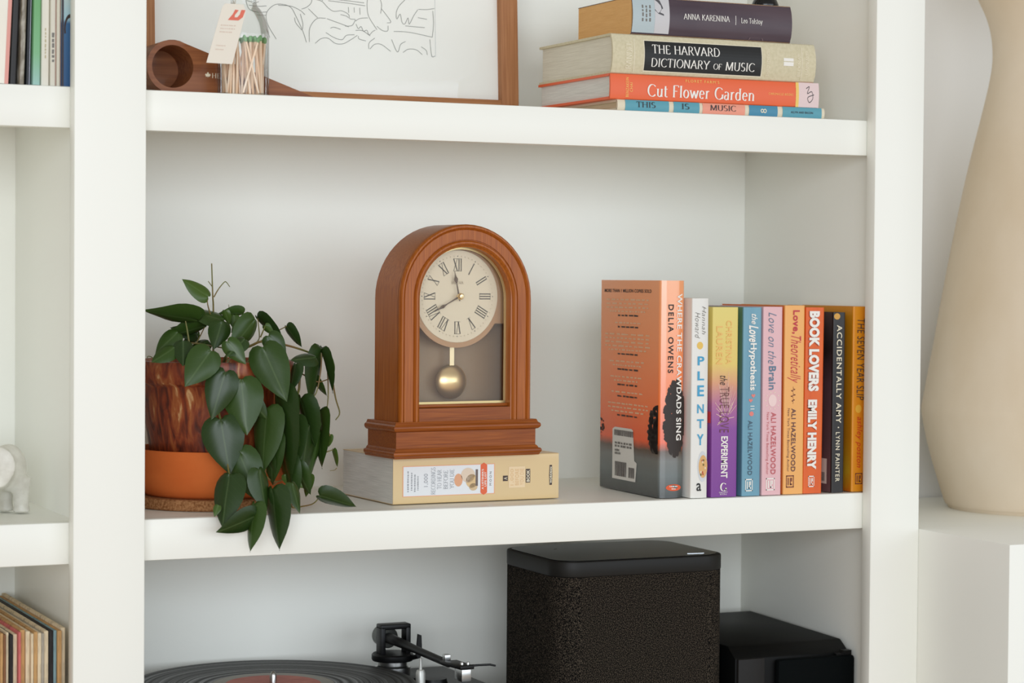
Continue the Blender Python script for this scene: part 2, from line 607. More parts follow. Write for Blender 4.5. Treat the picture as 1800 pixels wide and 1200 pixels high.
def logo_box(b, box, m, name='publisher_mark'):
    """small square frame with two strokes inside"""
    V, F = [], []
    for (x0, x1, y0, y1) in ((0, 1, 0, .09), (0, 1, .91, 1), (0, .09, 0, 1), (.91, 1, 0, 1), (.22, .34, .2, .8), (.5, .78, .2, .32), (.5, .62, .2, .8), (.66, .78, .5, .8)):
        k = len(V)
        V += [(x0, y0), (x1, y0), (x1, y1), (x0, y1)]
        F.append((k, k + 1, k + 2, k + 3))
    flat(name, V, F, b.on_spine(*box, 'across', .0004), m, b.cover)


ROW = 'novels standing in a row'
FY = .004
# --- hardcover with the sunset jacket, its back cover in view
JACKET = ramp_mat('sunset_jacket', 'z', [(0, (66, 70, 70)), (.024, (104, 112, 111)), (.040, (114, 116, 112)), (.050, (92, 72, 58)), (.060, (240, 92, 40)), (.10, (250, 124, 60)), (.17, (252, 156, 98)), (.236, (252, 170, 116))], .22, .004, 90)
JACKET.node_tree.nodes['Principled BSDF'].inputs['Specular IOR Level'].default_value = .9
b = Book('hardcover_book', 'tall hardcover novel in a glossy orange sunset jacket with tree silhouettes', .2355, .0300, .150, JACKET, PAGES, (.5795, .016, 0), (0, 0, math.radians(-2)), True, .0025, ROW, .004)
I_TREE = ink('tree', (44, 32, 26))


def crown(cx, cy, rx, ry, n, seed, trunk=True):
    r = random.Random(seed)
    V, F = [], []
    for i in range(n):
        a, q = r.uniform(0, 2 * PI), math.sqrt(r.uniform(0, 1))
        x, y = cx + rx * q * math.cos(a), cy + ry * q * math.sin(a)
        s_ = r.uniform(.05, .12)
        k = len(V)
        m_ = 6
        V += [(x + s_ * rx * 2 * math.cos(t + 2 * PI * j / m_) * r.uniform(.6, 1.2), y + s_ * ry * 1.4 * math.sin(t + 2 * PI * j / m_) * r.uniform(.6, 1.2)) for t in [r.uniform(0, 1)] for j in range(m_)]
        F.append(tuple(range(k, k + m_)))
    V = [(min(max(x, 0), 1), min(max(y, 0), 1)) for x, y in V]
    if trunk:
        k = len(V)
        V += [(cx - .06, 0), (cx + .06, 0), (cx + .04, cy), (cx - .04, cy)]
        F.append((k, k + 1, k + 2, k + 3))
    return V, F


flat('printed_tree', *crown(.56, .48, .46, .44, 420, 3), b.on_spine(.44, .815, .1, 1, 'across', .0003), I_TREE, b.cover)
flat('printed_tree', *crown(.9, .45, .75, .5, 260, 4, False), b.on_cover(.57, .80, .80, .985), I_TREE, b.cover)
flat('printed_tree', *crown(.0, .5, .7, .5, 40, 5, False), b.on_cover(.64, .76, 0, .10), I_TREE, b.cover)
b.text('WHERE THE CRAWDADS SING', (.06, .735, .64, .86), I_WHITE, bold=.022, track=.1)
b.text('DELIA OWENS', (.11, .425, .29, .50), I_BLACK, bold=.016, track=.25)
PILL = ink('orange_pill', (226, 92, 46))
b.patch((.937, .968, .26, .88), PILL, 'publisher_mark', .0004, DISC)
flat('publisher_mark', *scrawl(5, 1), b.on_spine(.944, .950, .40, .74, 'across', .0006), I_WHITE, b.cover)
flat('publisher_mark', *scrawl(3, 2), b.on_spine(.956, .961, .48, .66, 'across', .0006), I_WHITE, b.cover)
V, F = text2d('MORE THAN 1 MILLION COPIES SOLD', bold=.02)
flat('cover_lettering', V, F, b.on_cover(.042, .058, .06, .86, .0004), I_DARK, b.cover)
I_BLURB = ink('blurb', (240, 196, 156))
yy = .088
for k, (nl, c0, c1) in enumerate(((4, .10, .84), (1, .25, .7), (5, .08, .86), (2, .16, .78), (2, .18, .72), (1, .2, .76), (3, .14, .84))):
    for j in range(nl):
        ind = .06 * (j == nl - 1 and nl > 1)
        flat('cover_lettering', *scrawl(rng.randint(7, 12), 10 + k * 9 + j), b.on_cover(yy, yy + .008, c0 + ind, c1 - ind, .0004), I_BLURB, b.cover)
        yy += .0185
    flat('cover_lettering', *scrawl(5, 90 + k), b.on_cover(yy, yy + .009, .30, .66, .0004), I_DARK, b.cover)
    yy += .036
stick = flat('price_sticker', [(0, .0), (.95, 0), (1, .36), (.9, .40), (.84, .97), (.78, 1), (.1, 1), (0, .96)], [tuple(range(8))], b.on_cover(.700, .947, .225, .645, .0005), ink('sticker', (226, 224, 216)), b.cover)
for (x0, x1, y0, y1, n_) in ((.08, .86, .84, .95, 20), (.12, .60, .06, .34, 13), (.68, .92, .06, .26, 7)):
    V, F = [], []
    for i in range(n_):
        k = len(V)
        xa = x0 + (x1 - x0) * i / n_
        V += [(xa, y0), (xa + (x1 - x0) / n_ * rng.uniform(.35, .75), y0), (xa + (x1 - x0) / n_ * .6, y1), (xa, y1)]
        F.append((k, k + 1, k + 2, k + 3))
    flat('barcode', V, F, b.on_cover(.700, .947, .225, .645, .0008), I_DARK, b.cover)
for i, y in enumerate((.64, .70, .56, .50)):
    flat('sticker_lettering', *scrawl(6, 60 + i), b.on_cover(.700 + .247 * (1 - y) - .006, .700 + .247 * (1 - y) + .006, .27, .27 + (.30, .30, .08, .10)[i], .0008), I_GREY, b.cover)

# --- slim white book
b = Book('paperback_book', 'slim white book with blue hand-drawn capitals and a bowl of food on its spine', .2165, .0205, .14, mat('cover_white', (236, 234, 228), .4), PAGES, (.6123, FY, 0), (0, 0, math.radians(-1)), group=ROW, bulge=.0012)
I_BLUE = ink('blue', (72, 164, 206))
b.text('Hannah', (.04, .18, .56, .80), I_GREY, shear=.3, bold=-.012)
b.text('Howard', (.07, .20, .16, .44), I_GREY, shear=.3, bold=-.012)
b.patch((.217, .255, .28, .64), ink('lemon', (236, 196, 96)), 'printed_lemon', .0003, DISC)
for ch, (f0, f1) in zip('PLENTY', ((.29, .335), (.365, .41), (.435, .49), (.53, .575), (.605, .65), (.68, .735))):
    b.text(ch, (f0, f1, .32, .72), I_BLUE, 'across', bold=.02)
b.patch((.765, .92, .38, .99), ink('plate', (214, 218, 222)), 'printed_bowl', .0003, DISC)
b.patch((.785, .90, .44, .99), ink('noodles', (226, 178, 116)), 'printed_bowl', .0004, DISC)
for i in range(9):
    fz, bx = rng.uniform(.80, .88), rng.uniform(.5, .88)
    b.patch((fz, fz + .012, bx, bx + .1), ink(('herb', 'tofu', 'pepper')[i % 3], ((120, 110, 60), (240, 222, 190), (190, 96, 60))[i % 3]), 'printed_bowl', .0005, DISC)
b.text('a', (.925, .965, .32, .6), I_BLACK, 'across', 'publisher_mark', bold=.01)

# --- yellow to purple
GR = ramp_mat('cover_sunburst', 'z', [(0, (126, 60, 150)), (.075, (140, 74, 158)), (.10, (176, 104, 150)), (.125, (222, 160, 120)), (.145, (232, 204, 110)), (.207, (230, 212, 120))], .4, .012, 45)
b = Book('paperback_book', 'paperback fading from yellow to purple along its spine', .207, .0322, .138, GR, PAGES, (.6380, FY, 0), group=ROW)
b.text('CHRISTINA', (.07, .30, .52, .74), ink('peach', (240, 190, 110)), name='author_lettering', bold=.01)
b.text('LAUREN', (.10, .30, .14, .38), ink('peach', (240, 190, 110)), name='author_lettering', bold=.01)
b.text('the', (.36, .41, .30, .58), I_DARK, shear=.3)
b.text('TRUE LOVE', (.42, .66, .30, .66), ink('umber', (112, 66, 60)), bold=-.012)
b.text('EXPERIMENT', (.68, .90, .36, .62), I_WHITE, bold=.03)
b.text('G', (.925, .97, .34, .60), I_WHITE, 'across', 'publisher_mark', font='serif', thick=.2)
b.text('GALLERY', (.972, .979, .30, .64), I_WHITE, 'across', 'publisher_mark')
b.text('BOOKS', (.982, .989, .34, .60), I_WHITE, 'across', 'publisher_mark')
V, F = [], []
for i in range(46):
    a = rng.uniform(-.2, PI + .2)
    r0, r1 = rng.uniform(.1, .4), rng.uniform(.45, 1)
    q = [(.55 + math.cos(a) * r0 * .5, .2 + math.sin(a) * r0 * .75), (.55 + math.cos(a) * r1 * .5, .2 + math.sin(a) * r1 * .75)]
    if not (0 < q[1][0] < 1 and 0 < q[1][1] < 1):
        continue
    vs, fs = ribbon(q, .008)
    k = len(V)
    V += vs
    F += [tuple(j + k for j in f_) for f_ in fs]
flat('printed_sparks', V, F, b.on_spine(.30, .66, .02, .98, 'across', .0003), ink('spark', (244, 208, 190)), b.cover)
flat('printed_tab', *QUAD, b.on_cover(.55, .61, .84, .985), ink('red_tab', (226, 70, 78)), b.cover)

# --- teal
TEAL = mat('cover_teal', (116, 166, 186), .4, var=(104, 154, 176), scale=(60, 60, 8))
b = Book('paperback_book', 'worn teal blue paperback with white lettering and small hearts on the spine', .2070, .0232, .137, TEAL, PAGES, (.6772, FY + .001, 0), group=ROW)
flat('back_cover_print', *QUAD, b.on_cover(0, 1, .0, .985), ramp_mat('back_cover_green', 'z', [(0, (108, 158, 178)), (.10, (104, 154, 160)), (.19, (100, 142, 118))], .4), b.cover)
b.text('the', (.035, .09, .42, .74), I_WHITE, shear=.35, bold=.015)
b.text('Love', (.095, .185, .28, .80), I_WHITE, shear=.35, bold=.03)
b.text('Hypothesis', (.19, .44, .28, .72), I_WHITE, bold=.028)
for (f0, b0) in ((.46, .46), (.485, .32)):
    b.patch((f0, f0 + .02, b0, b0 + .22), ink('heart', (232, 132, 124)), 'printed_heart', .0004, ([(.5, 0), (1, .6), (.9, .95), (.65, 1), (.5, .78), (.35, 1), (.1, .95), (0, .6)], [tuple(range(8))]))
for f0 in (.522, .537):
    b.patch((f0, f0 + .004, .42, .64), I_WHITE, 'printed_line', .0004)
b.patch((.552, .577, .36, .60), ink('heart', (232, 132, 124)), 'printed_heart', .0004, DISC)
b.text('ALI HAZELWOOD', (.60, .89, .30, .54), ink('slate', (70, 92, 108)), name='author_lettering', bold=.012)
logo_box(b, (.91, .975, .18, .58), I_WHITE)

# --- pink
PINK = mat('cover_pink', (232, 186, 190), .4)
b = Book('paperback_book', 'pale pink paperback with grey-blue handwritten lettering on the spine', .2075, .0248, .137, PINK, PAGES, (.7030, FY + .002, 0), group=ROW)
I_STEEL = ink('steel', (88, 122, 146))
b.text('Love on the', (.03, .305, .26, .66), I_STEEL, shear=.4, bold=-.01)
b.text('Brain', (.315, .44, .30, .66), I_STEEL, bold=.015)
b.patch((.465, .53, .30, .72), ink('pinkglow', (244, 214, 210)), 'printed_sun', .0003, DISC)
for i in range(10):
    a = 2 * PI * i / 10
    b.patch((.4975 + .045 * math.sin(a) - .002, .4975 + .045 * math.sin(a) + .003, .51 + .36 * math.cos(a) - .03, .51 + .36 * math.cos(a) + .03), ink('cream', (236, 226, 200)), 'printed_dot', .0004, DISC)
I_ROSE = ink('rose', (196, 92, 96))
b.text('ALI HAZELWOOD', (.56, .89, .44, .70), I_ROSE, name='author_lettering', bold=.015)
b.text('New York Times Bestselling Author', (.56, .89, .18, .34), I_ROSE, name='author_lettering')
logo_box(b, (.91, .975, .22, .66), I_WHITE)

# --- light orange
b = Book('paperback_book', 'pale orange paperback with dark pink script lettering on the spine', .2090, .0258, .138, mat('cover_apricot', (244, 178, 100), .4), PAGES, (.7313, FY + .003, 0), group=ROW)
flat('back_cover_print', *QUAD, b.on_cover(0, 1, .0, .985), ink('back_orange', (228, 120, 50)), b.cover)
I_CRIM = ink('crimson', (196, 52, 70))
b.text('Love,', (.025, .15, .34, .72), I_CRIM, bold=.025)
b.text('Theoretically', (.16, .41, .14, .80), I_CRIM, shear=.45, bold=-.005)
V, F = ribbon([(0, .5), (.1, .5), (.16, .8), (.24, .2), (.3, .5), (.42, .5), (.48, .85), (.56, .15), (.62, .5), (.74, .5), (.78, .75), (.84, .3), (.88, .5), (1, .5)], .05)
flat('printed_line', V, F, b.on_spine(.43, .52, .28, .60, 'down', .0004), ink('brown', (120, 60, 50)), b.cover)
I_AUB = ink('aubergine', (90, 52, 62))
b.text('ALI HAZELWOOD', (.545, .88, .36, .58), I_AUB, name='author_lettering', bold=.015)
b.text('New York Times Bestselling Author', (.545, .88, .14, .28), I_AUB, name='author_lettering')
logo_box(b, (.90, .965, .14, .52), ink('brown', (120, 60, 50)))

# --- bright orange
b = Book('paperback_book', 'bright orange paperback with heavy white block capitals on the spine', .2070, .0240, .136, mat('cover_orange', (232, 104, 32), .45, var=(222, 92, 26), scale=(90, 90, 20)), PAGES, (.7572, FY + .003, 0), (0, math.radians(.35), 0), group=ROW)
b.text('BOOK LOVERS', (.02, .45, .14, .70), ink('burnt', (170, 62, 20)), bold=.09, eps=.0003, name='lettering_outline')
b.text('BOOK LOVERS', (.02, .45, .18, .74), I_WHITE, bold=.06, eps=.0006)
b.text('EMILY HENRY', (.495, .87, .14, .62), ink('burnt', (170, 62, 20)), bold=.09, eps=.0003, name='lettering_outline')
b.text('EMILY HENRY', (.495, .87, .18, .66), I_WHITE, bold=.06, eps=.0006, name='author_lettering')
logo_box(b, (.905, .965, .26, .58), I_WHITE)

# --- black
b = Book('paperback_book', 'thin black paperback with pale spaced capitals on the spine', .2015, .0160, .139, mat('cover_black', (30, 26, 26), .4), PAGES, (.7942, FY + .003, 0), group=ROW)
flat('back_cover_print', *QUAD, b.on_cover(0, 1, .0, .985), ramp_mat('back_cover_dusk', 'z', [(0, (112, 88, 92)), (.05, (96, 76, 82)), (.12, (84, 68, 76)), (.16, (36, 36, 38)), (.20, (70, 72, 74))], .35, .02, 60), b.cover)
flat('price_sticker', *QUAD, b.on_cover(.815, .955, .70, .93, .0004), ink('sticker', (226, 224, 216)), b.cover)
V, F = [], []
for i in range(9):
    k = len(V)
    V += [(.1 + i * .09, .1), (.1 + i * .09 + .045, .1), (.1 + i * .09 + .045, .45), (.1 + i * .09, .45)]
    F.append((k, k + 1, k + 2, k + 3))
flat('barcode', V, F, b.on_cover(.815, .955, .70, .93, .0007), I_BLACK, b.cover)
b.text('ACCIDENTALLY AMY', (.07, .615, .28, .70), I_CREAM, bold=.012, track=.15)
b.patch((.635, .642, .44, .56), I_CREAM, 'printed_dot', .0004, DISC)
b.text('LYNN PAINTER', (.665, .94, .28, .62), I_CREAM, name='author_lettering', track=.2, bold=.008)
b.patch((.005, .04, .04, .55), ink('gold_leaf', (214, 160, 70)), 'printed_flower', .0003, DISC)

# --- golden yellow, half behind the stile
b = Book('paperback_book', 'golden yellow paperback beside the inner side of the bookcase upright', .2080, .0205, .139, mat('cover_gold', (228, 150, 26), .4, var=(222, 138, 22), scale=(60, 60, 30)), PAGES, (.8210, FY + .004, 0), group=ROW)
flat('back_cover_print', *QUAD, b.on_cover(0, 1, .0, .985), ramp_mat('back_cover_yellow', 'z', [(0, (232, 120, 20)), (.02, (236, 178, 40)), (.06, (226, 142, 22)), (.208, (228, 150, 24))], .35, .02, 80), b.cover)
I_NAVY = ink('navy', (58, 52, 62))
b.text('THE SEVEN YEAR SLIP', (.065, .505, .26, .74), I_NAVY, bold=-.005, shear=.12)
b.patch((.53, .575, .20, .60), ink('yellow_blot', (232, 178, 60)), 'printed_flower', .0003, DISC)
b.text('ashley poston', (.595, .87, .22, .66), ink('scarlet', (204, 48, 30)), name='author_lettering', shear=.3)
logo_box(b, (.90, .96, .24, .70), ink('brown', (120, 60, 50)))

# ------------------------------------------------------------------ lying stack on the upper shelf
LIE = (0, -PI / 2, 0)
STK = 'books lying in a stack'
SY = .012
b = Book('hardcover_book', 'thin cream hardcover with teal and pink title blocks, lowest of the lying stack', .2590, .0118, .180, mat('cover_cream', (228, 216, 190), .5), page_mat('pages_ivory', (226, 208, 176), 'x', (206, 186, 150)), (.782, SY, TOP), LIE, True, .001, STK)
I_TEAL, I_SALMON, I_BLU2 = ink('teal', (92, 160, 176)), ink('salmon', (238, 158, 134)), ink('blue2', (72, 140, 170))
for f0, f1, m in ((.035, .24, I_TEAL), (.262, .385, I_TEAL), (.40, .605, I_SALMON), (.625, .765, I_BLU2), (.79, .985, I_TEAL)):
    b.patch((f0, f1, .02, .985), m, eps=.0004)
I_INK = ink('ink', (52, 48, 50))
b.text('THIS', (.085, .175, .32, .86), I_INK, font='serif', eps=.0012)
b.text('IS', (.30, .335, .32, .86), I_INK, font='serif', eps=.0012)
b.text('MUSIC', (.435, .56, .32, .86), I_INK, font='serif', eps=.0012)
b.text('8', (.68, .71, .30, .70), I_CREAM, 'across')
b.text('ALLYN AND BACON', (.83, .94, .40, .60), I_INK, name='publisher_mark', bold=.02)

b = Book('hardcover_book', 'bright coral-orange hardcover in the lying stack with white serif title', .2600, .0272, .178, mat('cover_coral', (238, 106, 62), .45), PAGES_W, (.7742, SY, TOP + .0119), LIE, True, .0012, STK)
I_YEL = ink('yellow', (244, 206, 110))
b.patch((.885, .9, .0, 1), I_YEL, eps=.0002)
b.patch((.9, 1, .0, 1), ink('blush', (232, 208, 206)), eps=.0002)
b.text('Cut Flower Garden', (.17, .68, .14, .64), I_WHITE, font='serif', thick=.15)
b.text("FLORET FARM'S", (.35, .51, .78, .89), I_YEL, name='subtitle_lettering', track=.3)
b.text('CHRONICLE BOOKS', (.75, .87, .44, .53), I_YEL, name='publisher_mark', track=.3)
b.text('BENZAKEIN', (.070, .083, .1, .86), I_YEL, 'across', 'author_lettering', track=.2)
b.text('CHAI', (.088, .101, .3, .66), I_YEL, 'across', 'author_lettering', track=.2)
V, F = ribbon([(p[0], p[1]) for p in [(q.x, q.y) for q in spline([(.2, .8, 0), (.5, .9, 0), (.3, .55, 0), (.7, .65, 0), (.8, .3, 0), (.5, .1, 0), (.35, .35, 0), (.9, .5, 0)], 6)]], .04)
flat('printed_sprig', V, F, b.on_spine(.925, .98, .12, .92, 'down', .0004), I_INK, b.cover)

b = Book('hardcover_book', 'thick grey-beige cloth hardcover with a black title panel on its spine', .2530, .0425, .178, mat('cover_cloth', (220, 210, 180), .7, var=(210, 200, 168), scale=(300, 300, 300), bump=.2, spec=.15), page_mat('pages_grey', (236, 230, 212), 'x', (212, 204, 184)), (.7682, SY, TOP + .0392), LIE, True, .004, STK, .003)
b.patch((.147, .728, .075, .865), I_CREAM, eps=.0002)
b.patch((.151, .724, .10, .845), I_BLACK, eps=.0004)
b.text('THE HARVARD', (.185, .515, .53, .76), I_WHITE, font='serif', eps=.0007)
b.text('DICTIONARY', (.185, .468, .20, .42), I_WHITE, font='serif', eps=.0007)
b.text('OF', (.485, .527, .21, .36), I_WHITE, font='serif', eps=.0007)
b.text('MUSIC', (.545, .69, .20, .42), I_WHITE, font='serif', eps=.0007)
b.text('RANDEL', (.062, .090, .12, .80), I_CREAM, 'across', 'author_lettering', font='serif')
b.patch((.101, .104, .06, .88), I_CREAM, 'printed_line', .0003)
b.text('THIRD EDITION', (.748, .765, .10, .80), I_CREAM, 'across', 'subtitle_lettering')
b.patch((.835, .885, .52, .60), I_WHITE, 'publisher_mark', .0003)
b.patch((.835, .885, .40, .50), I_WHITE, 'publisher_mark', .0003)
b.text('BELKNAP', (.905, .920, .14, .72), I_CREAM, 'across', 'publisher_mark')
b.patch((.927, .930, .06, .9), I_CREAM, 'printed_line', .0003)
b.text('HARVARD', (.945, .962, .2, .8), I_CREAM, 'across', 'publisher_mark', font='serif')

PLUM = mat('cover_plum', (70, 56, 66), .45, var=(84, 68, 76), scale=(50, 50, 12), detail=6)
b = Book('paperback_book', 'dark plum paperback with a pale blue end and orange pages, topmost of the lying stack', .1985, .0410, .128, PLUM, PAGES_T, (.7395, SY + .004, TOP + .0818), LIE, False, .0035, STK, .003)
b.patch((.0, .135, .06, .97), ink('mist', (184, 198, 202)), eps=.0002)
b.patch((.135, .225, .06, .97), ink('photo_grey', (206, 204, 206)), eps=.0003)
b.patch((.135, .19, .52, .97), ink('photo_dark', (86, 84, 88)), 'printed_figure', .0004, ([(0, 0), (.5, .1), (.9, .4), (1, 1), (.3, 1), (.1, .6)], [tuple(range(6))]))
b.text('ANNA KARENINA', (.31, .60, .46, .62), I_WHITE, font='serif')
b.patch((.637, .640, .40, .64), I_WHITE, 'printed_line', .0003)
b.text('Leo Tolstoy', (.672, .808, .42, .60), I_WHITE, font='serif', name='author_lettering')
for i, bb in enumerate((.2, .32, .44)):
    flat('publisher_mark', *scrawl(4, 40 + i), b.on_spine(.055 + .022 * i, .066 + .022 * i, .35, .8, 'across', .0004), I_GREY, b.cover)
V, F = ribbon([(0, 0), (.08, .9), (.92, .9), (1, 0)], .06)
flat('embossed_mark', V, F, b.on_spine(.73, .82, .03, .10, 'down', .0004), ink('emboss', (120, 100, 104)), b.cover)

# dark rounded thing on top of the stack, only its foot reaches into view
sp_ = thing('black_ornament', 'small black rounded ornament standing on the plum book', 'ornament', (.742, .075, TOP + .1228))
MB().lathe([(1e-4, 0), (.010, 0), (.014, .003), (.0155, .008), (.013, .014), (.009, .02), (.011, .03), (.012, .042), (.008, .052), (1e-4, .055)], 28).build('body', mat('black_gloss', (14, 14, 16), .2), sp_, True)
MB().tube([(.008, -.004, .0015), (.016, -.006, .0014), (.024, -.004, .0014), (.028, .002, .0014)], .0012).build('tail', mat('black_gloss', (14, 14, 16), .2), sp_, True)

LEAVES = [
    ((0.1043, 0.12, 0.2158), (0.0775, 0.12, 0.2344), 0.0165, 1, 0.66),
    ((0.0874, 0.1, 0.1927), (0.029, 0.09, 0.1963), 0.0186, -1, 0.44),
    ((0.121, 0.12, 0.1911), (0.0795, 0.12, 0.204), 0.0165, 1, 0.45),
    ((0.0656, 0.0975, 0.1788), (0.0402, 0.0875, 0.1601), 0.0197, 1, 0.49),
    ((0.103, 0.125, 0.1857), (0.058, 0.11, 0.1715), 0.0177, -1, 0.44),
    ((0.051, 0.06, 0.1644), (0.0248, 0.05, 0.1513), 0.0171, 1, 0.48),
    ((0.0597, 0.0575, 0.1713), (0.0553, 0.0425, 0.1485), 0.0211, 1, 0.27),
    ((0.1134, 0.1, 0.1897), (0.1019, 0.09, 0.1632), 0.0234, 1, 0.37),
    ((0.1458, 0.13, 0.1986), (0.1192, 0.13, 0.1968), 0.0113, -1, 0.49),
    ((0.1234, 0.12, 0.2011), (0.1272, 0.12, 0.1858), 0.0089, 1, 0.66),
    ((0.1444, 0.09, 0.1923), (0.1165, 0.075, 0.1589), 0.0223, -1, 0.48),
    ((0.1654, 0.14, 0.1943), (0.1918, 0.13, 0.1614), 0.0120, 1, 0.29),
    ((0.1703, 0.13, 0.1855), (0.1804, 0.13, 0.1747), 0.0090, 1, 0.63),
    ((0.2012, 0.15, 0.1844), (0.2118, 0.14, 0.161), 0.0115, 1, 0.32),
    ((0.1478, 0.0525, 0.1768), (0.1633, 0.0425, 0.1562), 0.0220, 1, 0.39),
    ((0.1376, 0.04, 0.1651), (0.1546, 0.015, 0.1121), 0.0391, 1, 0.40),
    ((0.2027, 0.065, 0.1534), (0.1732, 0.055, 0.1534), 0.0141, 1, 0.26),
    ((0.221, 0.1, 0.161), (0.2132, 0.095, 0.0981), 0.0155, -1, 0.31),
    ((0.2222, 0.098, 0.1599), (0.2297, 0.092, 0.1147), 0.0054, 1, 0.33),
    ((0.2323, 0.11, 0.1528), (0.2382, 0.11, 0.133), 0.0066, 1, 0.71),
    ((0.1133, 0.035, 0.1328), (0.1146, 0.02, 0.0795), 0.0422, 1, 0.44),
    ((0.0966, 0.035, 0.141), (0.0811, 0.03, 0.0948), 0.0330, -1, 0.30),
    ((0.0819, 0.0375, 0.1621), (0.0538, 0.0275, 0.1288), 0.0341, 1, 0.45),
    ((0.0921, 0.035, 0.0932), (0.098, 0.023, 0.0398), 0.0432, -1, 0.29),
    ((0.1096, 0.03, 0.0612), (0.1281, 0.02, 0.0107), 0.0365, 1, 0.41),
    ((0.0884, -0.007, 0.0414), (0.0705, -0.031, -0.0043), 0.0302, 1, 0.29),
    ((0.1099, -0.024, 0.003), (0.0702, -0.034, -0.0139), 0.0212, -1, 0.26),
    ((0.1096, -0.021, 0.0134), (0.0984, -0.031, -0.0315), 0.0179, 1, 0.47),
    ((0.1297, -0.017, 0.027), (0.1269, -0.033, -0.0314), 0.0247, 1, 0.31),
    ((0.1553, 0.04, 0.1206), (0.1483, 0.025, 0.0273), 0.0208, 1, 0.31),
    ((0.1698, 0.05, 0.1188), (0.1725, 0.045, 0.083), 0.0093, 1, 0.50),
    ((0.2165, 0.085, 0.0974), (0.2094, 0.08, 0.038), 0.0166, 1, 0.47),
    ((0.1923, 0.0575, 0.0841), (0.1842, 0.0475, 0.0202), 0.0269, -1, 0.33),
    ((0.1625, 0.04, 0.0366), (0.1797, 0.035, 0.0221), 0.0150, 1, 0.71),
    ((0.1499, -0.015, 0.0318), (0.1561, -0.025, 0.0037), 0.0135, -1, 0.39),
    ((0.1966, 0.065, 0.0325), (0.1899, 0.06, 0.0108), 0.0106, 1, 0.67),
    ((0.1793, -0.015, 0.0196), (0.2125, -0.03, 0.0067), 0.0182, 1, 0.31),
    ((0.2061, 0.07, 0.0878), (0.1846, 0.065, 0.0704), 0.0141, 1, 0.49),
    ((0.141, 0.035, 0.1038), (0.1296, 0.025, 0.0394), 0.0310, 1, 0.43),
    ((0.2286, 0.09, 0.0719), (0.2262, 0.09, 0.0588), 0.0060, 1, 0.71),
    ((0.2307, 0.085, 0.0567), (0.2335, 0.082, 0.0378), 0.0054, 1, 0.70),
    ((0.1404, 0.0325, 0.0637), (0.1437, 0.0275, 0.0359), 0.0080, 1, 0.33),
    ((0.1725, 0.045, 0.0929), (0.1626, 0.035, 0.0376), 0.0255, 1, 0.35),
    ((0.0727, -0.02, 0.0134), (0.0672, -0.025, 0.0035), 0.0078, 1, 0.58),
    ((0.1365, 0.13, 0.1962), (0.1344, 0.125, 0.1821), 0.0119, 1, 0.57),
    ((0.1411, 0.125, 0.1892), (0.1309, 0.12, 0.1787), 0.0095, -1, 0.56),
    ((0.1191, 0.0425, 0.1731), (0.0975, 0.0325, 0.1587), 0.0160, 1, 0.33),
    ((0.1083, 0.13, 0.169), (0.0857, 0.12, 0.1617), 0.0130, 1, 0.40),
    ((0.1015, 0.14, 0.1759), (0.0829, 0.135, 0.1654), 0.0119, -1, 0.55),
    ((0.1618, 0.0425, 0.0903), (0.1725, 0.0375, 0.047), 0.0196, 1, 0.42),
    ((0.123, 0.035, 0.1144), (0.1394, 0.03, 0.0915), 0.0172, 1, 0.34),
    ((0.1863, 0.06, 0.1122), (0.194, 0.055, 0.0597), 0.0210, 1, 0.33),
    ((0.2121, 0.0795, 0.0753), (0.2035, 0.0755, 0.0273), 0.0177, -1, 0.46),
    ((0.1603, 0.0375, 0.056), (0.1662, 0.0275, 0.0093), 0.0208, 1, 0.38),
    ((0.1164, -0.0125, 0.0461), (0.1221, -0.0225, 0.0041), 0.0202, -1, 0.34),
    ((0.1463, 0.0325, 0.0797), (0.1389, 0.0275, 0.0274), 0.0241, 1, 0.38),
    ((0.1752, 0.045, 0.0463), (0.1871, 0.04, 0.0132), 0.0174, 1, 0.43),
    ((0.0969, 0.135, 0.176), (0.068, 0.13, 0.1844), 0.0142, 1, 0.27),
    ((0.1004, 0.04, 0.1716), (0.1163, 0.03, 0.149), 0.0194, 1, 0.49),
    ((0.1781, 0.055, 0.1475), (0.1692, 0.05, 0.1188), 0.0128, 1, 0.27),
    ((0.2134, 0.11, 0.1362), (0.2287, 0.108, 0.1091), 0.0096, 1, 0.44)]
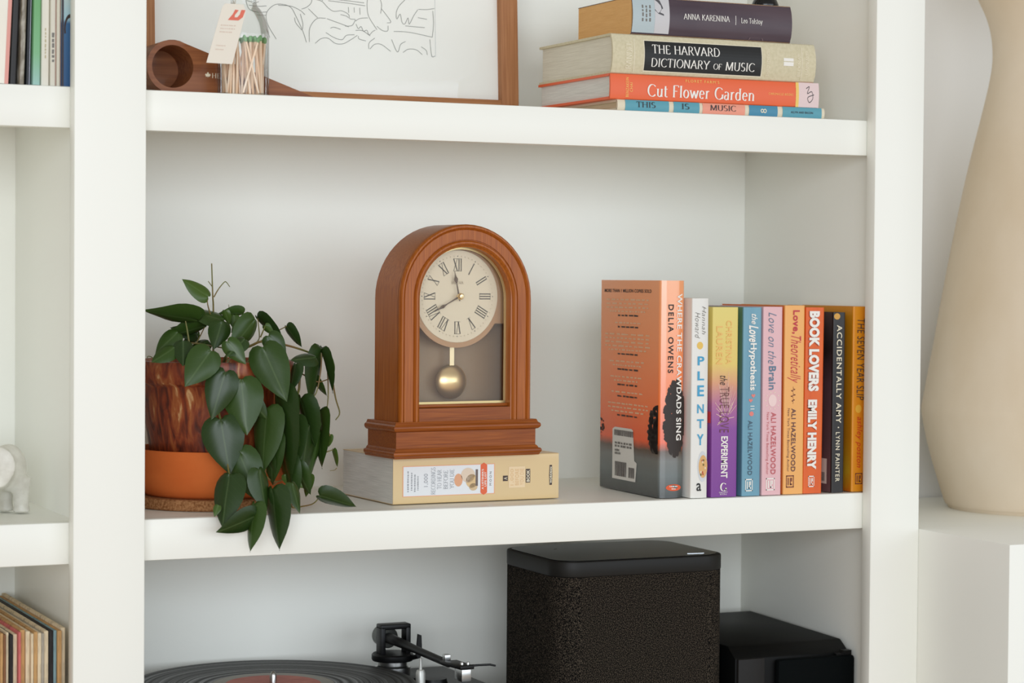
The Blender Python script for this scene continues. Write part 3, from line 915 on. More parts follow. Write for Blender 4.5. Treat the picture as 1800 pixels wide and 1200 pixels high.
STEMS = [
    ([(0.1139, 0.13, 0.1453), (0.1137, 0.13, 0.2015), (0.1114, 0.125, 0.2164), (0.1085, 0.12, 0.25)], 0.0011),
    ([(0.1126, 0.125, 0.2152), (0.1175, 0.125, 0.2235), (0.1236, 0.125, 0.2306), (0.1261, 0.125, 0.2306), (0.1298, 0.125, 0.2259)], 0.0007),
    ([(0.1114, 0.125, 0.2252), (0.1064, 0.125, 0.2317)], 0.0005),
    ([(0.1103, 0.125, 0.1928), (0.1044, 0.12, 0.2076), (0.1043, 0.12, 0.2158)], 0.0008),
    ([(0.079, 0.1, 0.1671), (0.0766, 0.1, 0.1816), (0.0747, 0.1, 0.1909)], 0.0010),
    ([(0.1212, 0.12, 0.1456), (0.1209, 0.1, 0.1569), (0.1392, 0.085, 0.1655), (0.151, 0.08, 0.1702), (0.1845, 0.1, 0.1654), (0.2132, 0.11, 0.1572), (0.2202, 0.11, 0.1523)], 0.0016),
    ([(0.0711, 0.12, 0.1665), (0.0893, 0.12, 0.1676), (0.1027, 0.12, 0.1658), (0.1204, 0.11, 0.1624)], 0.0012),
    ([(0.0924, 0.12, 0.1676), (0.0966, 0.12, 0.1752), (0.103, 0.125, 0.1845)], 0.0008),
    ([(0.1522, 0.1, 0.1697), (0.164, 0.13, 0.1747), (0.1654, 0.14, 0.1937)], 0.0008),
    ([(0.162, 0.12, 0.1738), (0.169, 0.13, 0.1819), (0.1703, 0.13, 0.1855)], 0.0008),
    ([(0.1586, 0.11, 0.1693), (0.1791, 0.13, 0.1771), (0.2012, 0.15, 0.1844)], 0.0009),
    ([(0.1072, 0.07, 0.1418), (0.1121, 0.08, 0.1472), (0.1258, 0.1, 0.1569)], 0.0013),
    ([(0.1166, 0.045, 0.1324), (0.1174, 0.07, 0.1388), (0.1178, 0.09, 0.1467), (0.1185, 0.1, 0.1551)], 0.0013),
    ([(0.1166, 0.045, 0.1324), (0.1311, 0.06, 0.1339), (0.1399, 0.07, 0.1362), (0.1446, 0.09, 0.1524)], 0.0012),
    ([(0.1222, 0.07, 0.1445), (0.1328, 0.08, 0.1481), (0.1393, 0.085, 0.1526)], 0.0010),
    ([(0.174, 0.1, 0.1506), (0.1877, 0.1, 0.1481), (0.1953, 0.1, 0.1445), (0.2066, 0.1, 0.1456), (0.2165, 0.105, 0.1489)], 0.0013),
    ([(0.1877, 0.1, 0.1458), (0.1972, 0.1, 0.1386), (0.1979, 0.1, 0.1219), (0.1949, 0.095, 0.1133), (0.1995, 0.09, 0.1016), (0.2115, 0.085, 0.0928)], 0.0016),
    ([(0.1949, 0.095, 0.1133), (0.197, 0.09, 0.1034), (0.2046, 0.085, 0.0976), (0.2153, 0.085, 0.0951)], 0.0012),
    ([(0.1815, 0.1, 0.1369), (0.194, 0.1, 0.1386), (0.2098, 0.1, 0.1307), (0.2193, 0.1, 0.127), (0.2325, 0.105, 0.1296)], 0.0010),
    ([(0.2028, 0.1, 0.1456), (0.1991, 0.1, 0.1385)], 0.0010),
    ([(0.2223, 0.1, 0.1586), (0.2206, 0.097, 0.1396), (0.215, 0.095, 0.116), (0.2069, 0.095, 0.1089)], 0.0009),
    ([(0.2286, 0.1, 0.1526), (0.2301, 0.1, 0.1155), (0.2284, 0.1, 0.0946)], 0.0009),
    ([(0.2375, 0.11, 0.133), (0.2422, 0.11, 0.1088), (0.2467, 0.11, 0.0937), (0.2423, 0.11, 0.086)], 0.0010),
    ([(0.1844, 0.09, 0.1202), (0.19, 0.088, 0.1107), (0.1933, 0.085, 0.099), (0.1922, 0.085, 0.0842)], 0.0012),
    ([(0.1784, 0.08, 0.1142), (0.1853, 0.08, 0.1082), (0.1897, 0.08, 0.0993), (0.1916, 0.08, 0.0905), (0.1966, 0.08, 0.0845)], 0.0010),
    ([(0.2002, 0.085, 0.0989), (0.1997, 0.08, 0.0903), (0.1986, 0.075, 0.0829)], 0.0010),
    ([(0.1497, 0.07, 0.1181), (0.1595, 0.09, 0.1346), (0.1566, 0.1, 0.146)], 0.0015),
    ([(0.1422, 0.045, 0.0559), (0.1433, 0.05, 0.0636), (0.1455, 0.055, 0.0725), (0.1329, 0.05, 0.0904), (0.1232, 0.05, 0.0975)], 0.0012),
    ([(0.1406, 0.04, 0.0563), (0.1373, 0.03, 0.0341), (0.1328, 0.02, 0.0265), (0.1331, 0.005, 0.0176), (0.1344, 0.0, 0.0231)], 0.0013),
    ([(0.1373, 0.03, 0.0364), (0.1462, 0.035, 0.0306), (0.1564, 0.04, 0.0299), (0.1666, 0.05, 0.0345)], 0.0012),
    ([(0.1492, 0.04, 0.026), (0.1533, 0.038, 0.0295)], 0.0010),
    ([(0.1682, 0.04, 0.0046), (0.1695, 0.035, 0.0027), (0.1816, 0.045, 0.0025), (0.1975, 0.055, 0.0039), (0.2067, 0.06, 0.0102)], 0.0010),
    ([(0.0964, 0.018, 0.0375), (0.0978, 0.03, 0.0495), (0.0991, 0.038, 0.0632)], 0.0010),
    ([(0.2212, 0.085, 0.0539), (0.2269, 0.085, 0.0556), (0.2307, 0.085, 0.0567)], 0.0008),
    ([(0.2286, 0.09, 0.0707), (0.2228, 0.088, 0.0835)], 0.0008),
    ([(0.2335, 0.082, 0.0378), (0.2309, 0.082, 0.0355), (0.2259, 0.082, 0.035)], 0.0005),
    ([(0.0937, 0.04, 0.0929), (0.095, 0.05, 0.1026), (0.1025, 0.055, 0.1194)], 0.0012),
    ([(0.1096, 0.03, 0.0612), (0.1133, 0.045, 0.0738)], 0.0011),
    ([(0.1316, 0.13, 0.1927), (0.1309, 0.13, 0.2016), (0.1303, 0.13, 0.2075)], 0.0005),
    ([(0.042, 0.1, 0.1516), (0.039, 0.1, 0.1545), (0.0355, 0.1, 0.1551), (0.0349, 0.1, 0.1528)], 0.0006)]

# ------------------------------------------------------------------ thick book under the clock
CB_T, CB_L = .0488, .1955
GOLDC = mat('cover_gold_paper', (222, 194, 144), .35, spec=.6)
b = Book('paperback_book', 'thick tan-gold paperback lying flat under the mantel clock', CB_L, CB_T, .134, GOLDC, PAGES_W, (.4780, .0545, 0), (0, -PI / 2, math.radians(2.3)), False, .0, None, .0012)
# the spine panel, lines of print run from tail side to head side across the thickness
I_PAPER, I_PEACH = ink('paper', (232, 234, 236)), ink('peachline', (236, 170, 130))
b.patch((.055, .605, .155, .815), I_PEACH, eps=.0002)
b.patch((.06, .60, .17, .80), I_PAPER, eps=.0003)
I_SOFT = ink('soft_grey', (160, 162, 166))
for f0, s_, bb, w_ in ((.18, '1,000', .36, .28), (.222, 'RECORDINGS', .19, .58), (.258, 'TO HEAR', .30, .42), (.296, 'BEFORE', .30, .40), (.333, 'YOU DIE', .30, .42)):
    b.text(s_, (f0, f0 + .026, bb, bb + w_), I_SOFT, 'across', font='sans' if ',' in s_ else 'serif')
for i, f0 in enumerate((.082, .103, .122, .14)):
    flat('subtitle_lettering', *scrawl(9, 200 + i), b.on_spine(f0, f0 + .009, .26 + .03 * (i % 2), .72 - .04 * i, 'across', .0005), I_SOFT, b.cover)
for (f0, f1, b0, b1, c) in ((.40, .485, .42, .74, (226, 206, 184)), (.43, .50, .30, .60, (222, 190, 140)), (.36, .41, .34, .62, (226, 168, 130)), (.45, .50, .24, .40, (214, 186, 146))):
    b.patch((f0, f1, b0, b1), ink('figure%d%d' % c[:2], c), 'printed_figure', .0005, DISC)
b.patch((.488, .502, .34, .70), ink('stand', (110, 96, 92)), 'printed_figure', .0006)
I_RIB = ink('ribbon', (228, 104, 62))
b.patch((.518, .558, .14, .84), I_RIB, 'printed_ribbon', .0005, ([(0, .5), (.07, 1), (.93, 1), (1, .5), (.93, 0), (.07, 0)], [tuple(range(6))]))
b.text("A LISTENER'S", (.524, .536, .26, .70), I_WHITE, 'across', 'subtitle_lettering', eps=.0008, bold=.02)
b.text('LIFE LIST', (.541, .552, .32, .64), I_WHITE, 'across', 'subtitle_lettering', eps=.0008, bold=.02)
b.text('MOON', (.572, .585, .34, .64), I_GREY, 'across', 'author_lettering', track=.5)
I_BROWN = ink('dark_brown', (72, 56, 50))
b.patch((.655, .685, .42, .54), I_BROWN, eps=.0003)
b.text('A', (.660, .680, .45, .51), I_CREAM, 'across', eps=.0006)
b.patch((.69, .79, .27, .73), ink('pale_peach', (238, 212, 172)), eps=.0003)
for i, s_ in enumerate(('1,000', 'BEFORE', 'YOU DIE')):
    b.text(s_, (.70 + .03 * i, .722 + .03 * i, .32, .68), ink('peach2', (226, 190, 140)), 'across', eps=.0006)
b.patch((.795, .822, .37, .67), I_BROWN, eps=.0003)
b.text('BOOK', (.799, .818, .39, .65), I_CREAM, 'across', eps=.0006, bold=.03)
V, F = [(0, 0), (1, 0), (1, 1), (0, 1)], [(0, 1, 2, 3)]
b.patch((.940, .960, .30, .74), I_BROWN, 'publisher_mark', .0003, ([(0, .12), (.5, 0), (1, .12), (1, .88), (.5, 1), (0, .88)], [tuple(range(6))]))
b.text('WORKMAN', (.943, .957, .34, .70), I_CREAM, 'across', 'publisher_mark', eps=.0006, bold=.03)

# ------------------------------------------------------------------ mantel clock
CK_A = math.radians(5)
ux, uy = math.cos(CK_A), math.sin(CK_A)
hw = .0875
ck = thing('mantel_clock', 'arched brown wooden mantel clock with pendulum standing on a thick book', 'clock', (.2776 + hw * ux, .031 + hw * uy, CB_T + .0003), (0, 0, CK_A))
CW_ = wood_mat('clock_wood', (128, 62, 18), (164, 90, 34), 'x', .3, .12, 700, 18)
CWV = wood_mat('clock_wood_upright', (150, 76, 20), (182, 104, 38), 'z', .3, .12, 700, 18)
CWD = CWV
BRASS = mat('pale_brass', (255, 230, 182), .3, .85)
GOLD = mat('gold_trim', (206, 184, 132), .35, .7)


def rings(levels, y1, hw0):
    """moulded block: rectangle swelling by offset at each height, flush at the back"""
    vs, fs = [], []
    for z, o in levels:
        vs += [(-hw0 - o, -o, z), (hw0 + o, -o, z), (hw0 + o, y1, z), (-hw0 - o, y1, z)]
    n = len(levels)
    for k in range(n - 1):
        for i in range(4):
            j = (i + 1) % 4
            fs.append((4 * k + i, 4 * k + j, 4 * k + 4 + j, 4 * k + 4 + i))
    fs += [(3, 2, 1, 0), tuple(4 * (n - 1) + i for i in range(4))]
    return vs, fs


v_, f_ = rings([(0, -.0012), (.0012, -.0004), (.0022, -.0004), (.0030, .0006), (.0046, .0012), (.0060, .0010), (.0072, 0), (.0076, -.0016), (.0086, -.0020), (.0098, -.0028), (.0106, -.0036)], .070, hw)
obj('lower_moulding', v_, f_, CW_, ck, True, .5)
v_, f_ = rings([(.0106, -.0040), (.0275, -.0040)], .070, hw)
obj('plinth', v_, f_, CW_, ck)
v_, f_ = rings([(.0275, -.0036), (.0280, -.0020), (.0292, -.0006), (.0306, .0002), (.0322, .0004), (.0338, -.0002), (.0346, -.0014), (.0352, -.0022), (.0366, -.0026), (.0380, -.0034)], .070, hw)
obj('upper_moulding', v_, f_, CW_, ck, True, .5)

WB, WS, RO = .038, .166, .0785       # foot of the arch, spring line, outer radius


def arch(r, wb=WB, n=28):
    return [(-r, wb), (-r, (wb + WS) / 2)] + [(r * math.cos(PI - PI * i / n), WS + r * math.sin(PI - PI * i / n)) for i in range(n + 1)] + [(r, (wb + WS) / 2), (r, wb)]


def sweep(section, wb=WB):
    """section of (inset, depth) points carried round the arch"""
    rows = [[(p[0], dep, p[1]) for p in arch(RO - ins, wb)] for ins, dep in section]
    n = len(rows[0])
    vs = [p for r_ in rows for p in r_]
    fs = [(k * n + i, (k + 1) * n + i, (k + 1) * n + i + 1, k * n + i + 1) for k in range(len(rows) - 1) for i in range(n - 1)]
    return vs, fs


OF = .005
v_, f_ = sweep([(.0, OF + .006), (.0, OF + .060)])
n_ = len(arch(1))
f_.append(tuple(n_ + i for i in range(n_)))
v_ = v_ + [(p[0], OF + .054, p[1]) for p in arch(RO - .006)]
f_.append(tuple(2 * n_ + i for i in range(n_ - 1, -1, -1)))
obj('case', v_, f_, CWD, ck, True, .8)
sec = [(.0, .008), (.0, .0045), (.0006, .0022), (.0018, .0010), (.0032, .0010), (.0044, .0020), (.0050, .0038), (.0054, .0042), (.0060, .0034), (.0158, .0034), (.0162, .0044), (.0168, .0044), (.0174, .0022), (.0186, .0010), (.0202, .0010), (.0216, .0020), (.0226, .0040), (.0238, .0046), (.0240, .0070), (.0240, .020)]
v_, f_ = sweep([(i, OF + d_ - .001) for i, d_ in sec])
obj('front_frame', v_, f_, CWV, ck, True, .6)
RI = RO - .024
MB().box(-RI, RI, OF + .0035, OF + .021, WB, WB + .0135).build('sill', CW_, ck)
MB().box(-RI, RI, OF + .008, OF + .021, WB + .0137, WB + .0172).build('sill_cap', CW_, ck, bevel=.0008)
v_, f_ = sweep([(.0235, OF + .0150), (.0235, OF + .0138), (.0262, OF + .0138), (.0262, OF + .0150)], WB + .017)
rim = obj('glass_rim', v_, f_, GOLD, ck, True, .4)
MB().box(-RI, RI, OF + .0138, OF + .0150, WB + .0172, WB + .0196).build('glass_rim', GOLD, ck)
g_ = arch(RI - .0005, WB + .018)
MB().prism(g_, OF + .0146, OF + .0152, 'y').build('glass_pane', glass_mat('clock_glass', (250, 248, 244), .01, .3), ck)
BACKB = mat('clock_back_mirror', (160, 136, 112), .35, spec=.4)
MB().prism([(-.068, WB), (.068, WB)] + [(.068 * math.cos(PI * i / 16), WS + .068 * math.sin(PI * i / 16)) for i in range(17)], OF + .046, OF + .053, 'y').build('backboard', BACKB, ck)
DZ, DV = .1685, OF + .0225
MASK = mat('dial_mask', (196, 158, 124), .5)
pts = [(-.066, .1395), (-.050, .1395)] + [(.0545 * math.cos(a), DZ + .0545 * math.sin(a)) for a in [math.radians(212 + (328 - 212) * i / 20) for i in range(21)]] + [(.050, .1395), (.066, .1395)]
pts += [(.066 * math.cos(PI * i / 16), WS + .066 * math.sin(PI * i / 16)) for i in range(17)]
MB().prism(pts, DV + .001, DV + .004, 'y').build('dial_mask', MASK, ck)
dial = MB().lathe([(1e-4, DV), (.0488, DV), (.0492, DV + .0006), (.0492, DV + .0012)], 56, (0, 0, DZ), 'y').build('dial', mat('dial_cream', (242, 234, 216), .4, spec=.4), ck, True, angle=.5)
INKC = mat('ink_dial', (74, 64, 56), .4)


def dial_xy(name, strokes, m=None, lift=.0004):
    V, F = [], []
    for st, w_ in strokes:
        vs, fs = ribbon(st, w_)
        k = len(V)
        V += vs
        F += [tuple(i + k for i in f2) for f2 in fs]
    return obj(name, [(p[0], DV - lift, DZ + p[1]) for p in V], F, m or INKC, dial)


NUM = ['XII', 'I', 'II', 'III', 'IIII', 'V', 'VI', 'VII', 'VIII', 'IX', 'X', 'XI']
for h_, s_ in enumerate(NUM):
    th = PI / 2 - h_ * PI / 6
    rad, tan = (math.cos(th), math.sin(th)), (math.sin(th), -math.cos(th))
    wd = {'I': .0026, 'V': .0056, 'X': .0058}
    tot = sum(wd[c] for c in s_)
    x = -tot / 2
    st = []

    def Q(t, r):
        return (tan[0] * t + rad[0] * r, tan[1] * t + rad[1] * r)
    for c in s_:
        w_ = wd[c]
        xm = x + w_ / 2
        if c == 'I':
            st.append(([Q(xm, .0268), Q(xm, .0398)], .0010))
        elif c == 'V':
            st += [([Q(xm - .0022, .0398), Q(xm, .0268)], .0011), ([Q(xm, .0268), Q(xm + .0022, .0398)], .0005)]
        else:
            st += [([Q(xm - .0023, .0398), Q(xm + .0023, .0268)], .0011), ([Q(xm - .0023, .0268), Q(xm + .0023, .0398)], .0005)]
        x += w_
    for rr in (.0268, .0398):
        st.append(([Q(-tot / 2 + .0004, rr), Q(tot / 2 - .0004, rr)], .00035))
    dial_xy('numeral', st)
    a_ = [(Q(0, .0425)[0] + .0006 * math.cos(t), Q(0, .0425)[1] + .0006 * math.sin(t)) for t in [2 * PI * i / 8 for i in range(8)]]
    obj('hour_dot', [(p[0], DV - .0004, DZ + p[1]) for p in a_], [tuple(range(8))], INKC, dial)
st = []
for i in range(60):
    if i % 5:
        t = 2 * PI * i / 60
        st.append(([(.0420 * math.cos(t), .0420 * math.sin(t)), (.0430 * math.cos(t), .0430 * math.sin(t))], .0007))
dial_xy('minute_track', st, mat('ink_track', (160, 148, 130), .5))
V, F = text2d('BULOVA', font='serif', track=.1)
obj('maker_lettering', [(-.0072 + p[0] * .0144, DV - .0004, DZ + .0128 + p[1] * .0032) for p in V], F, mat('ink_track', (160, 148, 130), .5), dial)


def hand(name, ang, ln, sw, v0):
    """slim hand with a spade swelling near two thirds of its length"""
    t = math.radians(ang)
    d_, p_ = (math.sin(t), math.cos(t)), (math.cos(t), -math.sin(t))
    out = [(-.005, .0006), (0, .0009), (ln * .50, .0005), (ln * .58, sw * .5), (ln * .66, sw), (ln * .74, sw * .55), (ln * .84, .0005), (ln, .0001)]
    poly = [(d_[0] * l + p_[0] * w_, DZ + d_[1] * l + p_[1] * w_) for l, w_ in out] + [(d_[0] * l - p_[0] * w_, DZ + d_[1] * l - p_[1] * w_) for l, w_ in out[::-1]]
    MB().prism(poly, v0, v0 + .0005, 'y').build(name, mat('hand_bronze', (92, 76, 64), .35, .6), ck)


hand('hour_hand', -11.5, .0275, .0024, DV - .0040)
hand('minute_hand', 241.5, .0345, .0020, DV - .0058)
MB().lathe([(1e-4, DV - .0105), (.0022, DV - .0102), (.0033, DV - .0088), (.0036, DV - .0074), (.0033, DV - .006), (.0022, DV - .005), (.0012, DV - .0045), (.0012, DV)], 20, (0, 0, DZ), 'y').build('hand_nut', BRASS, ck, True)
pd = MB().box(-.0026, .0026, OF + .0335, OF + .0345, .093, .145).build('pendulum_rod', mat('pale_rod', (240, 224, 190), .3, .5), ck)
MB().lathe([(1e-4, OF + .0265), (.004, OF + .0268), (.008, OF + .0278), (.012, OF + .0294), (.0155, OF + .0316), (.0176, OF + .0336), (.0186, OF + .0352), (.0180, OF + .0368), (.012, OF + .0385), (1e-4, OF + .039)], 40, (0, 0, .0775), 'y').build('pendulum_bob', BRASS, ck, True)

# ------------------------------------------------------------------ potted plant on saucer and cork mat
PX, PY = .114, .130
CORK = mat('cork', (176, 128, 86), .9, var=(130, 84, 50), scale=(420, 420, 420), bump=.5, spec=.1)
c_ = MB().lathe([(1e-4, 0), (.0845, 0), (.0860, .0015), (.0860, .0095), (.0845, .011), (1e-4, .011)], 56).build('cork_mat', CORK, None, True, angle=.6)
c_.location = (PX, PY, 0)
tag(c_, 'round speckled cork mat under the terracotta saucer', 'mat')
TERRA = mat('terracotta', (214, 112, 52), .75, var=(200, 98, 42), scale=(14, 14, 20), bump=.08, bscale=300, spec=.2)
s_ = MB().lathe([(1e-4, 0), (.0700, 0), (.0735, .003), (.0765, .010), (.0792, .022), (.0808, .036), (.0814, .0465), (.0808, .0480), (.0780, .0480), (.0770, .046), (.0735, .012), (.070, .008), (1e-4, .008)], 64).build('terracotta_saucer', TERRA, None, True, angle=.9)
s_.location = (PX, PY, .0112)
tag(s_, 'deep smooth orange terracotta saucer on the cork mat', 'saucer')

plant = thing('potted_plant', 'trailing heart-leaf plant in a mottled brown glazed pot with hanging vines', 'plant', (PX, PY, .0195))
m_, nt, bs = _nt('pot_glaze')
tc = N(nt, 'ShaderNodeTexCoord')
mp = N(nt, 'ShaderNodeMapping')
mp.inputs['Scale'].default_value = (90, 90, 26)
nt.links.new(tc.outputs['Object'], mp.inputs[0])
no = N(nt, 'ShaderNodeTexNoise')
no.inputs['Scale'].default_value = 1
no.inputs['Detail'].default_value = 6
no.inputs['Distortion'].default_value = 1.2
nt.links.new(mp.outputs[0], no.inputs['Vector'])
sp2 = N(nt, 'ShaderNodeSeparateXYZ')
nt.links.new(tc.outputs['Object'], sp2.inputs[0])
mr = N(nt, 'ShaderNodeMapRange')
mr.inputs[1].default_value, mr.inputs[2].default_value, mr.inputs[3].default_value, mr.inputs[4].default_value = .02, .10, .0, .13
nt.links.new(sp2.outputs[2], mr.inputs[0])
ad = N(nt, 'ShaderNodeMath', operation='ADD')
nt.links.new(no.outputs[0], ad.inputs[0])
nt.links.new(mr.outputs[0], ad.inputs[1])
cr = N(nt, 'ShaderNodeValToRGB')
el = cr.color_ramp.elements
for p_, c in ((.46, (88, 32, 14)), (.60, (132, 54, 22)), (.74, (160, 88, 42)), (.86, (222, 184, 130))):
    e = el.new(p_)
    e.color = (*lin(c), 1)
el[0].position, el[0].color = .36, (*lin((36, 20, 12)), 1)
el[-1].color = (*lin((232, 200, 150)), 1)
nt.links.new(ad.outputs[0], cr.inputs[0])
nt.links.new(cr.outputs[0], bs.inputs['Base Color'])
bs.inputs['Roughness'].default_value = .4
bn = N(nt, 'ShaderNodeBump')
bn.inputs['Strength'].default_value = .4
bn.inputs['Distance'].default_value = .002
nt.links.new(no.outputs[0], bn.inputs['Height'])
nt.links.new(bn.outputs[0], bs.inputs['Normal'])
POTM = m_
MB().lathe([(1e-4, 0), (.056, 0), (.060, .003), (.066, .040), (.0725, .082), (.0760, .104), (.0785, .1065), (.0815, .1085), (.0832, .116), (.0836, .126), (.0825, .1300), (.0800, .1305), (.0785, .1290), (.075, .118), (.0735, .110)], 64).build('pot', POTM, plant, True, angle=.9)
MB().lathe([(.0738, .112), (.05, .1155), (.02, .117), (1e-4, .1175)], 32).build('soil', mat('soil', (52, 38, 28), .95, var=(84, 64, 46), scale=(200, 200, 200), bump=.8), plant, True)

m_, nt, bs = _nt('leaf_green')
oi = N(nt, 'ShaderNodeObjectInfo')
at_ = N(nt, 'ShaderNodeAttribute', attribute_type='OBJECT', attribute_name='tone')
tc = N(nt, 'ShaderNodeTexCoord')
sx = N(nt, 'ShaderNodeSeparateXYZ')
nt.links.new(tc.outputs['Object'], sx.inputs[0])
ab = N(nt, 'ShaderNodeMath', operation='ABSOLUTE')
nt.links.new(sx.outputs[0], ab.inputs[0])
rib = N(nt, 'ShaderNodeMapRange')
rib.inputs[1].default_value, rib.inputs[2].default_value, rib.inputs[3].default_value, rib.inputs[4].default_value = .0002, .0012, .20, 0
nt.links.new(ab.outputs[0], rib.inputs[0])
# side veins run slantwise from the midrib
vn = N(nt, 'ShaderNodeMath', operation='MULTIPLY_ADD')
vn.inputs[1].default_value = -.9
nt.links.new(ab.outputs[0], vn.inputs[0])
nt.links.new(sx.outputs[1], vn.inputs[2])
fr_ = N(nt, 'ShaderNodeMath', operation='MULTIPLY')
fr_.inputs[1].default_value = 130
nt.links.new(vn.outputs[0], fr_.inputs[0])
fc = N(nt, 'ShaderNodeMath', operation='FRACT')
nt.links.new(fr_.outputs[0], fc.inputs[0])
pk = N(nt, 'ShaderNodeMapRange')
pk.inputs[1].default_value, pk.inputs[2].default_value, pk.inputs[3].default_value, pk.inputs[4].default_value = .90, 1, 0, .05
nt.links.new(fc.outputs[0], pk.inputs[0])
cr = N(nt, 'ShaderNodeValToRGB')
el = cr.color_ramp.elements
el[0].color = (*lin((24, 42, 19)), 1)
el[1].color = (*lin((112, 132, 84)), 1)
for p_, c in ((.3, (38, 60, 22)), (.55, (58, 84, 30)), (.75, (82, 106, 42))):
    e = el.new(p_)
    e.color = (*lin(c), 1)
nt.links.new(at_.outputs['Fac'], cr.inputs[0])
mx = N(nt, 'ShaderNodeMix', data_type='RGBA')
sm = N(nt, 'ShaderNodeMath', operation='ADD')
nt.links.new(rib.outputs[0], sm.inputs[0])
nt.links.new(pk.outputs[0], sm.inputs[1])
nt.links.new(sm.outputs[0], mx.inputs[0])
nt.links.new(cr.outputs[0], mx.inputs[6])
mx.inputs[7].default_value = (*lin((118, 140, 92)), 1)
nt.links.new(mx.outputs[2], bs.inputs['Base Color'])
bs.inputs['Roughness'].default_value = .34
bs.inputs['Specular IOR Level'].default_value = .38
LEAFM = m_


def leaf_mesh(L, Wd, droop, fold):
    """heart-shaped blade: notch at the stalk, lobes, drawn-out tip; x across, y along, z out of the face"""
    half = [(.0, .0), (.10, -.075), (.24, -.085), (.37, -.03), (.46, .07), (.50, .20), (.49, .33), (.44, .47), (.36, .60), (.26, .73), (.15, .85), (.06, .94), (.0, 1.0)]
    cols = 5
    vs, fs = [], []
    n = len(half)
    for sgn in (-1, 1):
        k0 = len(vs)
        for i, (hx, hy) in enumerate(half):
            my = min(max(hy + (.06 if i in (1, 2, 3) else 0), 0), 1) if i else 0
            my = (i / (n - 1)) ** 1.15
            for j in range(cols):
                t = j / (cols - 1)
                x = hx * t
                y = my + (hy - my) * t
                z = fold * abs(x) * 1.0 - droop * y * y + .05 * math.sin(t * PI) * (1 - y) + .012 * math.sin(9 * y + sgn) * t
                vs.append((sgn * x * Wd, y * L, z * L * .9))
        for i in range(n - 1):
            for j in range(cols - 1):
                a = k0 + i * cols + j
                q = (a, a + 1, a + cols + 1, a + cols)
                fs.append(q if sgn > 0 else q[::-1])
    me = bpy.data.meshes.new('leaf')
    me.from_pydata(vs, [], fs)
    bm = bmesh.new()
    bm.from_mesh(me)
    bmesh.ops.remove_doubles(bm, verts=bm.verts, dist=L * 1e-4)
    bm.to_mesh(me)
    bm.free()
    me.polygons.foreach_set('use_smooth', [True] * len(me.polygons))
    me.materials.append(LEAFM)
    return me


rl = random.Random(21)
ORG = Vector((PX, PY, .0195))
for base, tip, wid, sg, tone in LEAVES:
    B_, T_ = Vector(base), Vector(tip)
    dv = T_ - B_
    L_ = dv.length
    real = max(wid, L_ * .62)
    roll = math.acos(min(1, wid / real)) * sg
    yax = dv.normalized()
    view = (CAM - B_).normalized()
    zax = (view - yax * view.dot(yax)).normalized()
    xax = yax.cross(zax)
    zr = (zax * math.cos(roll) + xax * math.sin(roll)).normalized()
    xr = yax.cross(zr)
    me = leaf_mesh(L_, real, rl.uniform(.04, .18), rl.uniform(-.34, -.10))
    o = bpy.data.objects.new('leaf', me)
    link(o, plant)
    o['tone'] = tone
    M = Matrix((xr, yax, zr)).transposed().to_4x4()
    M.translation = B_ - ORG
    o.matrix_local = M
STEMG = mat('stem_green', (116, 122, 62), .5, var=(128, 98, 54), scale=(30, 30, 30))
for pts, rad in STEMS:
    pp = [p - ORG for p in spline(pts, 5)]
    MB().tube(pp, [rad * (1 - .45 * i / len(pp)) for i in range(len(pp))], 7).build('stem', STEMG, plant, True)

# ------------------------------------------------------------------ upper shelf: framed drawing, wooden horn, jar of matches
fr = thing('picture_frame', 'oak framed line drawing leaning at the back of the upper shelf', 'picture frame', (.052, .206, TOP + .0014), (math.radians(-3), 0, 0))
OAK = wood_mat('oak_rail', (160, 106, 68), (184, 130, 88), 'z', .5, 0, 500, 14)
OAKX = wood_mat('oak_rail_cross', (160, 106, 68), (184, 130, 88), 'x', .5, 0, 500, 14)
FW, FH, RW = .446, .50, .0212
MB().box(0, RW, 0, .022, 0, FH).build('frame_rail', OAK, fr, bevel=.0006)
MB().box(FW - RW, FW, 0, .022, 0, FH).build('frame_rail', OAK, fr, bevel=.0006)
MB().box(RW, FW - RW, 0, .022, 0, RW).build('frame_rail', OAKX, fr, bevel=.0006)
MB().box(RW, FW - RW, 0, .022, FH - RW, FH).build('frame_rail', OAKX, fr, bevel=.0006)
sheet = MB().box(RW - .004, FW - RW + .004, .010, .012, RW - .004, FH - RW + .004).build('paper_sheet', mat('print_paper', (250, 248, 240), .8, spec=.1), fr)
MB().box(RW - .002, FW - RW + .002, .006, .0072, RW - .002, FH - RW + .002).build('glass_pane', glass_mat('frame_glass', (255, 255, 255), .03, .4), fr)
PENCIL = mat('pencil_line', (140, 140, 134), .8)
